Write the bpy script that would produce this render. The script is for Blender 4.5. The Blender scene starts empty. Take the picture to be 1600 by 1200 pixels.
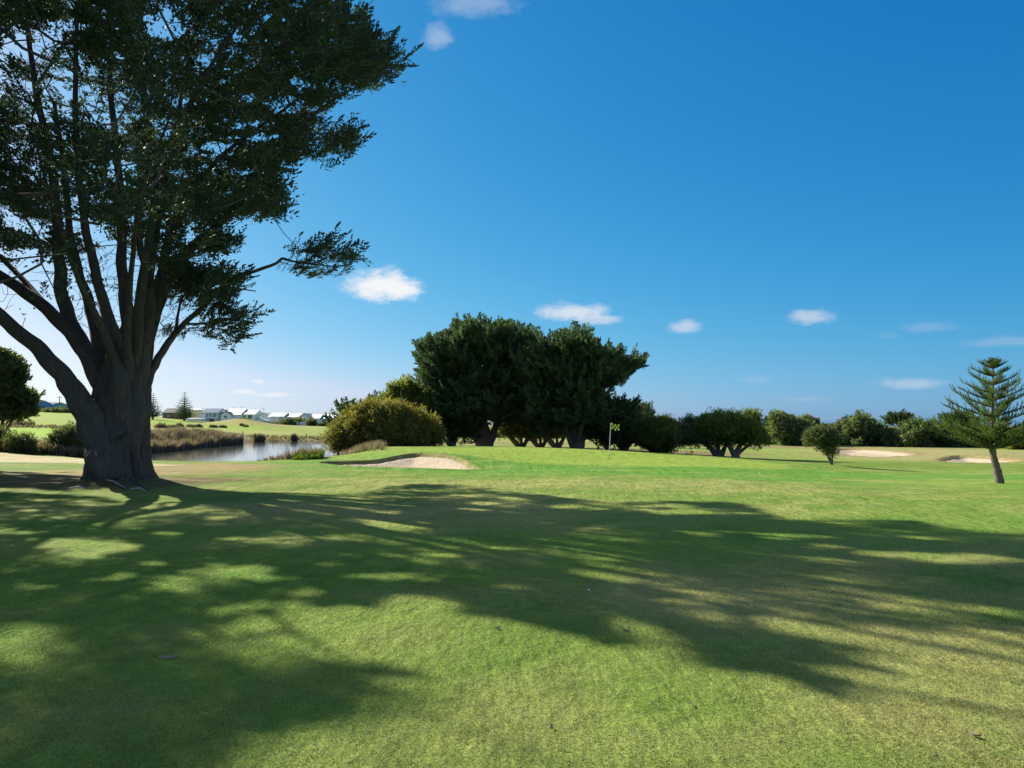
import bpy, math, random
import numpy as np
from mathutils import Vector
random.seed(7)
RNG = np.random.default_rng(11)
C = bpy.context.scene.collection
sc = bpy.context.scene

# ------------------------------------------------------------------ camera
EYE, FPX, HOR = 1.65, 1202.0, 666.0
PITCH = math.atan((HOR - 600) / FPX)
cam = bpy.data.cameras.new('camera')
cam.sensor_width = 36.0
cam.lens = 36.0 * FPX / 1600.0
cam.clip_end = 20000
cam.clip_start = 0.05
camo = bpy.data.objects.new('camera', cam)
C.objects.link(camo)
camo.location = (0, 0, EYE)
camo.rotation_euler = (math.radians(90) + PITCH, 0, 0)
sc.camera = camo

# ------------------------------------------------------------------ sky and sun
SUN_AZ, SUN_EL = math.radians(47), math.radians(28)      # azimuth to the left of the view axis
TOSUN = np.array([-math.sin(SUN_AZ) * math.cos(SUN_EL), math.cos(SUN_AZ) * math.cos(SUN_EL), math.sin(SUN_EL)])
world = bpy.data.worlds.new('World')
sc.world = world
world.use_nodes = True
wn, wl = world.node_tree.nodes, world.node_tree.links
wn.clear()
wout = wn.new('ShaderNodeOutputWorld')
wbg = wn.new('ShaderNodeBackground')
wbg.inputs['Strength'].default_value = 0.12
sky = wn.new('ShaderNodeTexSky')
sky.sky_type = 'NISHITA'
sky.sun_disc = False
sky.sun_elevation = SUN_EL
sky.sun_rotation = -SUN_AZ
sky.altitude = 0
sky.air_density = 1.0
sky.dust_density = 0.5
sky.ozone_density = 4.0
hs = wn.new('ShaderNodeHueSaturation')
hs.inputs['Saturation'].default_value = 1.0
hs.inputs['Value'].default_value = 1.0
sep = wn.new('ShaderNodeSeparateColor')
wl.new(sky.outputs[0], sep.inputs[0])


def wmath(op, a, b):
    n = wn.new('ShaderNodeMath')
    n.operation = op
    for i, s_ in enumerate((a, b)):
        if isinstance(s_, (int, float)):
            n.inputs[i].default_value = s_
        else:
            wl.new(s_, n.inputs[i])
    return n.outputs[0]


# the deep polarised blue of the camera's colour rendering: one tone curve per channel of the Sky Texture
KS = 3.9
cr = wmath('MULTIPLY', wmath('POWER', sep.outputs[0], 1.85), .0135 * KS)
cg = wmath('MULTIPLY', wmath('POWER', sep.outputs[1], .872), .110 * KS)
cb = wmath('MULTIPLY', wmath('MULTIPLY', wmath('POWER', sep.outputs[2], .3), wmath('POWER', sep.outputs[1], .2)), .315 * KS)
comb_ = wn.new('ShaderNodeCombineColor')
# red never overtakes green along the horizon, but the bright sky round the sun turns white
cr = wmath('MINIMUM', cr, wmath('MULTIPLY', cg, wmath('ADD', .84, wmath('MULTIPLY', wmath('MAXIMUM', wmath('SUBTRACT', sep.outputs[0], 9.0), 0.0), .02))))
wl.new(cr, comb_.inputs[0]); wl.new(cg, comb_.inputs[1]); wl.new(cb, comb_.inputs[2])
wl.new(comb_.outputs[0], hs.inputs['Color'])


def pix_dir(px, py):
    u, v = (px - 800) / FPX, (600 - py) / FPX
    d = np.array([u, math.cos(PITCH) - v * math.sin(PITCH), math.sin(PITCH) + v * math.cos(PITCH)])
    return d


def at(px, py, Y):
    d = pix_dir(px, py)
    k = Y / d[1]
    return np.array([d[0] * k, Y, EYE + d[2] * k])


def xat(px, Y):
    return (px - 800) / FPX * Y * 1.0015


def to_px(P):
    """world points (n,3) -> photo pixels (n,2), and depth"""
    P = np.asarray(P, float).reshape(-1, 3)
    x, y, z = P[:, 0], P[:, 1], P[:, 2] - EYE
    cp, sp = math.cos(PITCH), math.sin(PITCH)
    dep = y * cp + z * sp
    up = -y * sp + z * cp
    dd = np.where(np.abs(dep) < 1e-3, 1e-3, dep)
    return np.stack([800 + FPX * x / dd, 600 - FPX * up / dd], 1), dep


# clouds, as directions in the sky dome: (px, py, rx, ry, opacity, tone)
CLOUDS = [(590, 448, 58, 30, 1.2, 0), (622, 452, 46, 22, 1.0, 0), (897, 489, 62, 17, .72, .25), (935, 500, 46, 10, .5, .35),
          (1070, 510, 28, 12, .55, .4), (1267, 495, 37, 15, .55, .4), (1450, 512, 46, 11, .2, .8), (1565, 535, 60, 11, .26, .8),
          (1425, 600, 55, 11, .42, .55), (1255, 624, 42, 6, .34, 1.0), (735, 2, 75, 30, .22, .1), (684, 60, 28, 22, .26, .1),
          (403, 596, 12, 4.5, .6, 0), (380, 612, 20, 5.5, .6, 0), (432, 617, 36, 5, .6, 0), (1180, 593, 26, 8, .18, .8),
          (1330, 653, 70, 3, .25, 1.0), (1390, 525, 20, 8, .12, .8)]
tc = wn.new('ShaderNodeTexCoord')


def vm(op, a=None, b=None):
    n = wn.new('ShaderNodeVectorMath')
    n.operation = op
    for i, s in enumerate((a, b)):
        if s is None:
            continue
        if isinstance(s, (tuple, list, np.ndarray)):
            n.inputs[i].default_value = tuple(float(q) for q in s)
        else:
            wl.new(s, n.inputs[i])
    return n


def mt(op, a, b=None, c=None, clamp=False, N=None, L=None):
    N = N or wn
    L = L or wl
    n = N.new('ShaderNodeMath')
    n.operation = op
    n.use_clamp = clamp
    for i, s in enumerate((a, b, c)):
        if s is None:
            continue
        if isinstance(s, (int, float)):
            n.inputs[i].default_value = s
        else:
            L.new(s, n.inputs[i])
    return n.outputs[0]


nz = wn.new('ShaderNodeTexNoise')
nz.inputs['Scale'].default_value = 42
nz.inputs['Detail'].default_value = 7
nz.inputs['Roughness'].default_value = .6
nmap = wn.new('ShaderNodeMapping')
nmap.inputs['Scale'].default_value = (1, 1, 1.9)
wl.new(tc.outputs['Generated'], nmap.inputs['Vector'])
wl.new(nmap.outputs[0], nz.inputs['Vector'])
noise_s = mt('MULTIPLY_ADD', nz.outputs['Fac'], 1.25, -0.6)
col = hs.outputs['Color']
for (px, py, rx, ry, op, tone) in CLOUDS:
    c = pix_dir(px, py)
    sec = np.linalg.norm(pix_dir(px, py))
    c = c / np.linalg.norm(c)
    r = np.cross(c, [0, 0, 1.0]); r /= np.linalg.norm(r)
    u = np.cross(r, c)
    k = FPX * sec
    du = mt('MULTIPLY', vm('DOT_PRODUCT', tc.outputs['Generated'], r).outputs['Value'], k / (rx * 1.12))
    dv = mt('MULTIPLY', mt('ADD', vm('DOT_PRODUCT', tc.outputs['Generated'], u).outputs['Value'], 0.0), k / (ry * 1.2))
    # flatter underside: squeeze the lower half
    dv = mt('MAXIMUM', dv, mt('MULTIPLY', dv, -1.25))
    rr = mt('SQRT', mt('ADD', mt('POWER', mt('ABSOLUTE', du), 2.0), mt('POWER', dv, 2.0)))
    m = mt('SUBTRACT', mt('ADD', 1.0, noise_s), rr)
    mr = wn.new('ShaderNodeMapRange')
    mr.interpolation_type = 'SMOOTHSTEP'
    wl.new(m, mr.inputs['Value'])
    mr.inputs['From Min'].default_value = 0.0
    mr.inputs['From Max'].default_value = 0.85
    mr.inputs['To Max'].default_value = min(op * 1.1, 1)
    front = mt('GREATER_THAN', vm('DOT_PRODUCT', tc.outputs['Generated'], c).outputs['Value'], 0.3)
    fac = mt('MULTIPLY', mr.outputs[0], front, clamp=True)
    mx = wn.new('ShaderNodeMix')
    mx.data_type = 'RGBA'
    wl.new(fac, mx.inputs['Factor'])
    wl.new(col, mx.inputs[6])
    w_ = np.array([3.55, 3.6, 3.7]) * (1 - tone) + np.array([1.6, 2.0, 2.75]) * tone
    mx.inputs[7].default_value = (*w_, 1)
    col = mx.outputs[2]
# scattered cloud added overhead and behind, out of frame, to brighten the lawn's shade
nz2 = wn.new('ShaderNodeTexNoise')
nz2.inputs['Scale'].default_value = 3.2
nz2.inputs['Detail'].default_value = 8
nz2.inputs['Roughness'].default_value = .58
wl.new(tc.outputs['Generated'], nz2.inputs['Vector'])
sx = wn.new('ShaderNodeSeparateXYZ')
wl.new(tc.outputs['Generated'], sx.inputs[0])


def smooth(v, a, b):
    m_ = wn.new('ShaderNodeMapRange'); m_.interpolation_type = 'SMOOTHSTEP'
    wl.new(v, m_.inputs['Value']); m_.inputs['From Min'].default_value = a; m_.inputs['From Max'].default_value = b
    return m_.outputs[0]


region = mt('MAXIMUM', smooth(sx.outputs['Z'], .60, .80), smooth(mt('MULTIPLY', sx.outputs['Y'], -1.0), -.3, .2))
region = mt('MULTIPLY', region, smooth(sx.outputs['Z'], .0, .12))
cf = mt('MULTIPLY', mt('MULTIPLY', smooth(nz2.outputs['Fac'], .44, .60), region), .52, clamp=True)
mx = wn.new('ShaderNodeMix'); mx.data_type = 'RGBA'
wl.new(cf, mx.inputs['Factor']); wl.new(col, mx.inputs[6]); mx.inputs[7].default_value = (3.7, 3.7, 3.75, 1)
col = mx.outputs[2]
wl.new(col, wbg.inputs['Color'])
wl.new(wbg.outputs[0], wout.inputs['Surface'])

sun = bpy.data.lights.new('sun', 'SUN')
sun.energy = 4.9
sun.angle = math.radians(0.55)
sun.color = (1.0, .94, .84)
suno = bpy.data.objects.new('sun', sun)
C.objects.link(suno)
suno.rotation_euler = Vector(tuple(TOSUN)).to_track_quat('Z', 'Y').to_euler()
suno.location = (-40, 40, 60)

sc.view_settings.view_transform = 'Standard'
sc.view_settings.look = 'None'
sc.view_settings.exposure = 1.1
sc.view_settings.gamma = 1.0
sc.view_settings.use_curve_mapping = False
sc.render.engine = 'CYCLES'
sc.cycles.max_bounces = 6
sc.cycles.diffuse_bounces = 3
sc.cycles.transmission_bounces = 3
sc.cycles.transparent_max_bounces = 4


# ------------------------------------------------------------------ numpy helpers
def _hash(ix, iy, s):
    n = (ix.astype(np.int64) * 374761393 + iy.astype(np.int64) * 668265263 + s * 1442695041) & 0xffffffff
    n = ((n ^ (n >> 13)) * 1274126177) & 0xffffffff
    n = n ^ (n >> 16)
    return (n & 0xffffff) / float(0xffffff)


def vnoise(x, y, s=0):
    x0, y0 = np.floor(x), np.floor(y)
    fx, fy = x - x0, y - y0
    fx, fy = fx * fx * (3 - 2 * fx), fy * fy * (3 - 2 * fy)
    x0, y0 = x0.astype(np.int64), y0.astype(np.int64)
    a, b, c, d = _hash(x0, y0, s), _hash(x0 + 1, y0, s), _hash(x0, y0 + 1, s), _hash(x0 + 1, y0 + 1, s)
    return (a * (1 - fx) + b * fx) * (1 - fy) + (c * (1 - fx) + d * fx) * fy


def fbm(x, y, s=0, o=4):
    v, a, t = 0, .5, 0
    for i in range(o):
        v = v + a * vnoise(x * 2 ** i, y * 2 ** i, s + i)
        t += a
        a *= .55
    return v / t


def sstep(v, a, b):
    t = np.clip((v - a) / (b - a), 0, 1)
    return t * t * (3 - 2 * t)


def inpoly(P, poly):
    x, y = P[:, 0], P[:, 1]
    poly = np.asarray(poly, float)
    ins = np.zeros(len(P), bool)
    j = len(poly) - 1
    for i in range(len(poly)):
        xi, yi = poly[i]
        xj, yj = poly[j]
        if yi != yj:
            c = ((yi > y) != (yj > y)) & (x < (xj - xi) * (y - yi) / (yj - yi) + xi)
            ins ^= c
        j = i
    return ins


def sdist(x, y, poly):
    """signed distance, positive inside"""
    poly = np.asarray(poly, float)
    lo, hi = poly.min(0) - 8, poly.max(0) + 8
    xr, yr = x.ravel(), y.ravel()
    m = (xr > lo[0]) & (xr < hi[0]) & (yr > lo[1]) & (yr < hi[1])
    res = np.full(len(xr), -99.0)
    if not m.any():
        return res.reshape(x.shape)
    P = np.stack([xr[m], yr[m]], 1)
    d = np.full(len(P), 1e9)
    for i in range(len(poly)):
        a, b = poly[i - 1], poly[i]
        ab = b - a
        t = np.clip(((P - a) @ ab) / (ab @ ab), 0, 1)
        q = a + t[:, None] * ab
        d = np.minimum(d, np.hypot(*(P - q).T))
    res[m] = np.where(inpoly(P, poly), d, -d)
    return res.reshape(x.shape)


def smooth_poly(pts, n=6):
    pts = np.asarray(pts, float)
    out = []
    m = len(pts)
    for i in range(m):
        p0, p1, p2, p3 = pts[i - 1], pts[i], pts[(i + 1) % m], pts[(i + 2) % m]
        for t in np.linspace(0, 1, n, endpoint=False):
            out.append(.5 * ((2 * p1) + (-p0 + p2) * t + (2 * p0 - 5 * p1 + 4 * p2 - p3) * t * t + (-p0 + 3 * p1 - 3 * p2 + p3) * t ** 3))
    return np.array(out)


def spline(pts, n=8):
    pts = np.asarray(pts, float)
    out = []
    m = len(pts)
    for i in range(m - 1):
        p0, p1, p2, p3 = pts[max(i - 1, 0)], pts[i], pts[i + 1], pts[min(i + 2, m - 1)]
        for t in np.linspace(0, 1, n, endpoint=False):
            out.append(.5 * ((2 * p1) + (-p0 + p2) * t + (2 * p0 - 5 * p1 + 4 * p2 - p3) * t * t + (-p0 + 3 * p1 - 3 * p2 + p3) * t ** 3))
    out.append(pts[-1])
    return np.array(out)


# ------------------------------------------------------------------ mesh helpers
def link(name, me, parent=None, mat=None, loc=None):
    o = bpy.data.objects.new(name, me)
    if name in ('branches', 'dead_twigs', 'boughs'):
        o['kind'] = 'stuff'
    C.objects.link(o)
    if parent is not None:
        o.parent = parent
        o.matrix_parent_inverse = Vector((0, 0, 0)) and parent.matrix_world.inverted() if False else o.matrix_parent_inverse
        o.location = -Vector(parent.location)
    if mat is not None:
        me.materials.append(mat)
    return o


def raw_mesh(name, V, F, k, tint=None, colors=None, smooth=False):
    """V (n,3); F (m,k) index array"""
    me = bpy.data.meshes.new(name)
    V = np.ascontiguousarray(V, dtype=np.float32)
    F = np.ascontiguousarray(F, dtype=np.int32)
    me.vertices.add(len(V))
    me.vertices.foreach_set('co', V.ravel())
    me.loops.add(F.size)
    me.loops.foreach_set('vertex_index', F.ravel())
    me.polygons.add(len(F))
    me.polygons.foreach_set('loop_start', np.arange(0, F.size, k, dtype=np.int32))
    if smooth:
        me.polygons.foreach_set('use_smooth', np.ones(len(F), bool))
    if tint is not None:
        a = me.attributes.new('tint', 'FLOAT', 'POINT')
        a.data.foreach_set('value', np.ascontiguousarray(tint, dtype=np.float32))
    if colors is not None:
        a = me.color_attributes.new('colour', 'FLOAT_COLOR', 'POINT')
        cc = np.ones((len(V), 4), np.float32)
        cc[:, :3] = colors
        a.data.foreach_set('color', cc.ravel())
    me.update(calc_edges=True)
    return me


class MB:
    """collects boxes, tubes, prisms for one mesh"""
    def __init__(s):
        s.v, s.f = [], []

    def add(s, v, f):
        b = len(s.v)
        s.v += [tuple(map(float, p)) for p in v]
        s.f += [tuple(b + i for i in q) for q in f]

    def box(s, x0, x1, y0, y1, z0, z1):
        v = [(x, y, z) for z in (z0, z1) for y in (y0, y1) for x in (x0, x1)]
        s.add(v, [(0, 2, 3, 1), (4, 5, 7, 6), (0, 1, 5, 4), (1, 3, 7, 5), (3, 2, 6, 7), (2, 0, 4, 6)])

    def prism(s, poly, y0, y1):
        """polygon in x,z extruded over y"""
        n = len(poly)
        v = [(x, y0, z) for x, z in poly] + [(x, y1, z) for x, z in poly]
        s.add(v, [tuple(range(n)), tuple(range(2 * n - 1, n - 1, -1))] + [(i, n + i, n + (i + 1) % n, (i + 1) % n) for i in range(n)])

    def prism_x(s, poly, x0, x1):
        """polygon in y,z extruded over x"""
        n = len(poly)
        v = [(x0, y, z) for y, z in poly] + [(x1, y, z) for y, z in poly]
        s.add(v, [tuple(range(n)), tuple(range(2 * n - 1, n - 1, -1))] + [(i, n + i, n + (i + 1) % n, (i + 1) % n) for i in range(n)])

    def tube(s, pts, rad, n=8, cap=True):
        v, f = tube_np(pts, rad, n)
        b = len(s.v)
        s.v += [tuple(p) for p in v.tolist()]
        s.f += [tuple(b + i for i in q) for q in f.tolist()]
        if cap:
            m = len(pts)
            s.f.append(tuple(b + (m - 1) * n + i for i in range(n)))
            s.f.append(tuple(b + n - 1 - i for i in range(n)))

    def build(s, name, mat, parent=None, smooth=False):
        me = bpy.data.meshes.new(name)
        me.from_pydata(s.v, [], s.f)
        if smooth:
            me.polygons.foreach_set('use_smooth', np.ones(len(me.polygons), bool))
        me.update()
        return link(name, me, parent, mat)


def tube_np(pts, rad, n=8, flute=None):
    pts = np.asarray(pts, float)
    rad = np.asarray(rad, float)
    T = np.gradient(pts, axis=0)
    T /= np.linalg.norm(T, axis=1)[:, None] + 1e-9
    ref = np.array([0.31, -0.95, 0.05])
    A = np.cross(T, ref); A /= np.linalg.norm(A, axis=1)[:, None] + 1e-9
    B = np.cross(T, A)
    th = np.linspace(0, 2 * math.pi, n, endpoint=False)
    R = rad[:, None] * np.ones(n)[None]
    if flute is not None:
        R = R * flute(th, np.arange(len(pts)))
    V = pts[:, None] + R[:, :, None] * (np.cos(th)[None, :, None] * A[:, None] + np.sin(th)[None, :, None] * B[:, None])
    m = len(pts)
    i, j = np.meshgrid(np.arange(m - 1), np.arange(n), indexing='ij')
    a = i * n + j
    b = i * n + (j + 1) % n
    F = np.stack([a, b, b + n, a + n], -1).reshape(-1, 4)
    return V.reshape(-1, 3), F


def tag(o, label=None, cat=None, group=None, kind=None):
    if label: o['label'] = label
    if cat: o['category'] = cat
    if group: o['group'] = group
    if kind: o['kind'] = kind
    return o


def empty(name, loc, label, cat, group=None):
    o = bpy.data.objects.new(name, None)
    C.objects.link(o)
    o.location = tuple(map(float, loc))
    o.empty_display_size = .3
    tag(o, label, cat, group)
    return o


# ------------------------------------------------------------------ materials
def new_mat(name):
    m = bpy.data.materials.new(name)
    m.use_nodes = True
    n, l = m.node_tree.nodes, m.node_tree.links
    n.clear()
    out = n.new('ShaderNodeOutputMaterial')
    return m, n, l, out


def leaf_mat(name, dark, light, trans=.35, rough=.6, spec=.15, tcol=(1.6, 1.5, .6)):
    m, n, l, out = new_mat(name)
    at_ = n.new('ShaderNodeAttribute'); at_.attribute_name = 'tint'
    geo = n.new('ShaderNodeNewGeometry')
    nz = n.new('ShaderNodeTexNoise'); nz.inputs['Scale'].default_value = .9; nz.inputs['Detail'].default_value = 3
    l.new(geo.outputs['Position'], nz.inputs['Vector'])
    f = mt('ADD', mt('MULTIPLY', at_.outputs['Fac'], .65, N=n, L=l), mt('MULTIPLY_ADD', nz.outputs['Fac'], 1.0, -.3, N=n, L=l), N=n, L=l, clamp=True)
    mx = n.new('ShaderNodeMix'); mx.data_type = 'RGBA'
    l.new(f, mx.inputs['Factor'])
    mx.inputs[6].default_value = (*dark, 1)
    mx.inputs[7].default_value = (*light, 1)
    b = n.new('ShaderNodeBsdfPrincipled')
    l.new(mx.outputs[2], b.inputs['Base Color'])
    b.inputs['Roughness'].default_value = rough
    b.inputs['Specular IOR Level'].default_value = spec
    t = n.new('ShaderNodeBsdfTranslucent')
    br = n.new('ShaderNodeMix'); br.data_type = 'RGBA'; br.blend_type = 'MULTIPLY'; br.inputs['Factor'].default_value = 1
    l.new(mx.outputs[2], br.inputs[6]); br.inputs[7].default_value = (*tcol, 1)
    l.new(br.outputs[2], t.inputs['Color'])
    ms = n.new('ShaderNodeMixShader'); ms.inputs[0].default_value = trans
    l.new(b.outputs[0], ms.inputs[1]); l.new(t.outputs[0], ms.inputs[2])
    l.new(ms.outputs[0], out.inputs['Surface'])
    return m


def solid(name, c, rough=.7, nscale=3.0, var=.15, bump=0., bscale=20., spec=.3, stretch=(1, 1, 1), metal=0):
    m, n, l, out = new_mat(name)
    geo = n.new('ShaderNodeTexCoord')
    mp = n.new('ShaderNodeMapping'); mp.inputs['Scale'].default_value = stretch
    l.new(geo.outputs['Object'], mp.inputs['Vector'])
    nz = n.new('ShaderNodeTexNoise'); nz.inputs['Scale'].default_value = nscale; nz.inputs['Detail'].default_value = 6
    l.new(mp.outputs[0], nz.inputs['Vector'])
    mx = n.new('ShaderNodeMix'); mx.data_type = 'RGBA'
    l.new(nz.outputs['Fac'], mx.inputs['Factor'])
    mx.inputs[6].default_value = (*[q * (1 - var) for q in c], 1)
    mx.inputs[7].default_value = (*[min(1, q * (1 + var)) for q in c], 1)
    b = n.new('ShaderNodeBsdfPrincipled')
    l.new(mx.outputs[2], b.inputs['Base Color'])
    b.inputs['Roughness'].default_value = rough
    b.inputs['Specular IOR Level'].default_value = spec
    b.inputs['Metallic'].default_value = metal
    if bump:
        n2 = n.new('ShaderNodeTexNoise'); n2.inputs['Scale'].default_value = bscale; n2.inputs['Detail'].default_value = 8
        n2.inputs['Roughness'].default_value = .65
        l.new(mp.outputs[0], n2.inputs['Vector'])
        bp = n.new('ShaderNodeBump'); bp.inputs['Distance'].default_value = bump; bp.inputs['Strength'].default_value = 1
        l.new(n2.outputs['Fac'], bp.inputs['Height'])
        l.new(bp.outputs[0], b.inputs['Normal'])
    l.new(b.outputs[0], out.inputs['Surface'])
    return m


def corrugated(name, c, scale=6.0):
    m, n, l, out = new_mat(name)
    tcn = n.new('ShaderNodeTexCoord')
    w = n.new('ShaderNodeTexWave'); w.inputs['Scale'].default_value = scale; w.bands_direction = 'X'
    l.new(tcn.outputs['Object'], w.inputs['Vector'])
    b = n.new('ShaderNodeBsdfPrincipled'); b.inputs['Base Color'].default_value = (*c, 1); b.inputs['Roughness'].default_value = .45
    bp = n.new('ShaderNodeBump'); bp.inputs['Distance'].default_value = .03
    l.new(w.outputs['Fac'], bp.inputs['Height']); l.new(bp.outputs[0], b.inputs['Normal'])
    l.new(b.outputs[0], out.inputs['Surface'])
    return m


M = {}
M['cypress'] = leaf_mat('cypress_foliage', (.028, .046, .036), (.085, .115, .07), trans=.22, tcol=(1.1, 1.35, .7))
M['cypress_far'] = leaf_mat('dark_cypress_foliage', (.02, .042, .024), (.12, .165, .08), trans=.3, tcol=(1.3, 1.5, .7))
M['yellow'] = leaf_mat('golden_shrub_foliage', (.07, .085, .03), (.25, .235, .06), trans=.42)
M['olive'] = leaf_mat('olive_foliage', (0.064, 0.096, 0.032), (0.192, 0.232, 0.064), trans=0.5)
M['dull'] = leaf_mat('dull_green_foliage', (0.048, 0.072, 0.032), (0.136, 0.168, 0.08), trans=0.4)
M['mid'] = leaf_mat('mid_green_foliage', (.045, .075, .035), (.17, .22, .095), trans=.4)
M['pine'] = leaf_mat('norfolk_foliage', (0.033, 0.0675, 0.021), (0.1275, 0.195, 0.045), trans=0.4)
M['reed'] = leaf_mat('grey_reed', (.10, .085, .08), (.24, .2, .175), trans=.3)
M['weed'] = leaf_mat('green_weed', (.05, .09, .02), (.12, .19, .04), trans=.4)
M['bark'] = solid('cypress_bark', (.115, .1, .096), .95, 2.5, .5, .09, 5.0, .08, (4.0, 4.0, .35))
M['twig'] = solid('branch_bark', (.13, .11, .1), .95, 3, .4, .01, 20, .08)
M['farbark'] = solid('tree_bark', (.17, .14, .12), .95, 3, .4, .03, 6, .1, (3, 3, .6))
M['white'] = solid('white_wall', (.8, .8, .8), .7, .4, .08)
M['cream'] = solid('cream_wall', (.58, .5, .36), .7, .4, .08)
M['brownwall'] = solid('brown_wall', (.17, .12, .09), .8, .5, .15)
M['roof'] = corrugated('pale_metal_roof', (.33, .34, .36))
M['roof_white'] = corrugated('white_metal_roof', (.5, .51, .53))
M['roof_dark'] = solid('dark_tile_roof', (.1, .09, .09), .8, 2, .25)
M['trimblue'] = solid('blue_grey_trim', (.09, .13, .2), .6)
M['glass'] = solid('window_glass', (.03, .045, .06), .12, 1, .2, 0, 1, .6)
M['post'] = solid('timber', (.11, .08, .06), .8, 8, .3)
M['blue'] = solid('blue_cladding', (.05, .17, .5), .55, .3, .08)
M['teal'] = solid('teal_cladding', (.08, .35, .42), .55, .3, .08)
M['grey'] = solid('grey_cladding', (.35, .37, .4), .6, .3, .08)
M['red'] = solid('red_paint', (.28, .05, .04), .6, 8, .2)
M['black'] = solid('black_paint', (.02, .02, .02), .6)
M['pole'] = solid('white_pole', (.75, .75, .75), .35)
M['flagyellow'] = solid('yellow_flag', (.78, .75, .1), .7)
M['flake'] = solid('weathered_flake', (.2, .165, .12), .9, 5, .3)
M['deadwood'] = solid('dead_wood', (.42, .37, .31), .85, 5, .3)

# ------------------------------------------------------------------ terrain
CTRL = []
for x in (-30, -15, -5, 0, 5, 15, 30):
    for y in (-20, 0, 8, 15):
        CTRL.append((x, y, 0.0))


def cp(px, py, Y):
    p = at(px, py, Y)
    CTRL.append((p[0], p[1], p[2]))


for q in [(195, 757, 22.3), (60, 752, 23), (400, 752, 23), (640, 754, 22.5), (900, 750, 23.5), (1150, 755, 22.3), (1400, 772, 19.5),
          (450, 735, 29), (300, 735, 29), (100, 732, 30), (560, 736, 28.5),
          (738, 735, 31), (650, 733, 31.2), (560, 731, 31.5), (500, 727, 33),
          (500, 722, 36), (590, 719, 37), (620, 713, 38.2), (650, 709.5, 38.6), (690, 712, 37), (718, 719, 35.4), (742, 733, 32),
          (650, 704, 43), (560, 706, 45), (540, 698, 58), (650, 697.6, 56), (600, 697.6, 56), (760, 697.6, 56), (850, 699, 56), (940, 702.5, 55), (1010, 706.5, 54),
          (1080, 711, 52), (1160, 718.5, 48), (1240, 729, 42), (1300, 740, 36), (1380, 752, 30),
          (951, 718, 43.5), (800, 722, 36), (850, 712, 43), (1050, 725, 38), (1150, 733, 34), (780, 735, 31), (1000, 740, 28.5), (1200, 745, 29),
          (1125, 714, 61), (1148, 716, 60), (1022, 708, 68), (757, 700, 70), (900, 705, 68), (820, 699, 78), (960, 703, 70), (700, 697, 72), (600, 697, 68),
          (1298, 726, 45), (1400, 733, 46), (1560, 755, 26), (1600, 757, 26), (1700, 757, 26), (1500, 750, 31), (1600, 742, 36), (1480, 735, 46),
          (1600, 725, 58), (1450, 722, 60), (1370, 715, 76), (1370, 700, 98), (1540, 724, 60), (1540, 708.5, 78), (1650, 712, 75), (1200, 715, 66), (1250, 708, 80),
          (1250, 700, 105), (1370, 698, 115), (1500, 699, 112), (1700, 698, 115), (800, 692, 110), (1000, 692, 115),
          (800, 680, 200), (1200, 682, 200), (1700, 680, 220), (800, 668, 500), (1400, 668, 500), (2200, 668, 500), (-600, 650, 500),
          (0, 723, 34), (130, 724, 34), (250, 723, 37), (350, 722, 38), (430, 720, 38.5), (500, 714, 41), (0, 706, 42), (60, 711, 43), (130, 712, 44),
          (-200, 712, 42), (-300, 730, 30), (0, 690, 62), (60, 689, 68), (120, 690, 70), (0, 681, 84), (110, 682, 90), (230, 682, 92),
          (0, 667, 125), (110, 667, 128), (0, 651, 190), (60, 650, 190), (120, 655, 200), (-200, 650, 200),
          (240, 683, 110), (300, 680, 125), (400, 684, 125), (480, 686, 124), (520, 685, 124), (560, 684, 130), (240, 668, 165), (300, 667, 170), (400, 674, 160), (500, 677, 160),
          (250, 657.5, 230), (300, 659.5, 240), (340, 667, 230), (376, 661, 235), (410, 664, 235), (450, 668, 230), (510, 668, 230),
          (250, 656, 300), (330, 663, 300), (400, 662, 300), (460, 666, 300), (520, 666, 300), (60, 640, 340), (120, 641, 340), (600, 668, 350)]:
    cp(*q)
CTRL = np.array(CTRL, float)


def warp(x, y):
    yy = np.maximum(y, -18)
    return np.stack([x / (np.abs(yy) + 12.0) * 1.6, np.log(yy + 26.0) * 1.5], -1)


_CW = warp(CTRL[:, 0], CTRL[:, 1])
_c2 = .03 ** 2
_K = np.sqrt(((_CW[:, None] - _CW[None]) ** 2).sum(-1) + _c2)
_A = np.zeros((len(CTRL) + 1,) * 2)
_A[:-1, :-1] = _K + np.eye(len(CTRL)) * -0.004
_A[-1, :-1] = _A[:-1, -1] = 1
_W = np.linalg.solve(_A, np.append(CTRL[:, 2], 0))


def nat(x, y):
    x, y = np.asarray(x, float), np.asarray(y, float)
    sh = x.shape
    w = warp(x.ravel(), y.ravel())
    out = np.empty(len(w))
    for i in range(0, len(w), 20000):
        k = np.sqrt(((w[i:i + 20000, None] - _CW[None]) ** 2).sum(-1) + _c2)
        out[i:i + 20000] = k @ _W[:-1] + _W[-1]
    z = out.reshape(sh)
    far = sstep(np.hypot(x, y), 500, 1200)
    z = z * (1 - far) + 0.5 * far
    # mound of roots and litter round the big tree
    z = z + .2 * np.exp(-(((x + 11.1) / 1.9) ** 2 + ((y - 22.2) / 1.7) ** 2))
    z = z + 1.6 * np.exp(-(((x + 84) / 9.0) ** 2 + ((y - 236) / 8.0) ** 2))
    z = z + (fbm(x * .35, y * .35, 5, 3) - .5) * .05 * sstep(y, 8, 14)
    return z


WATER = -0.72
POND = smooth_poly([(-21.5, 44), (-17, 42.5), (-12.5, 43), (-12.2, 50), (-15.5, 66), (-22, 92), (-25, 116), (-33, 121), (-39, 117), (-36.5, 106), (-34.8, 85), (-32.3, 68), (-27.5, 54)])


def px_poly(pts):
    return smooth_poly([at(*p)[:2] for p in pts], 8)


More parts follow.
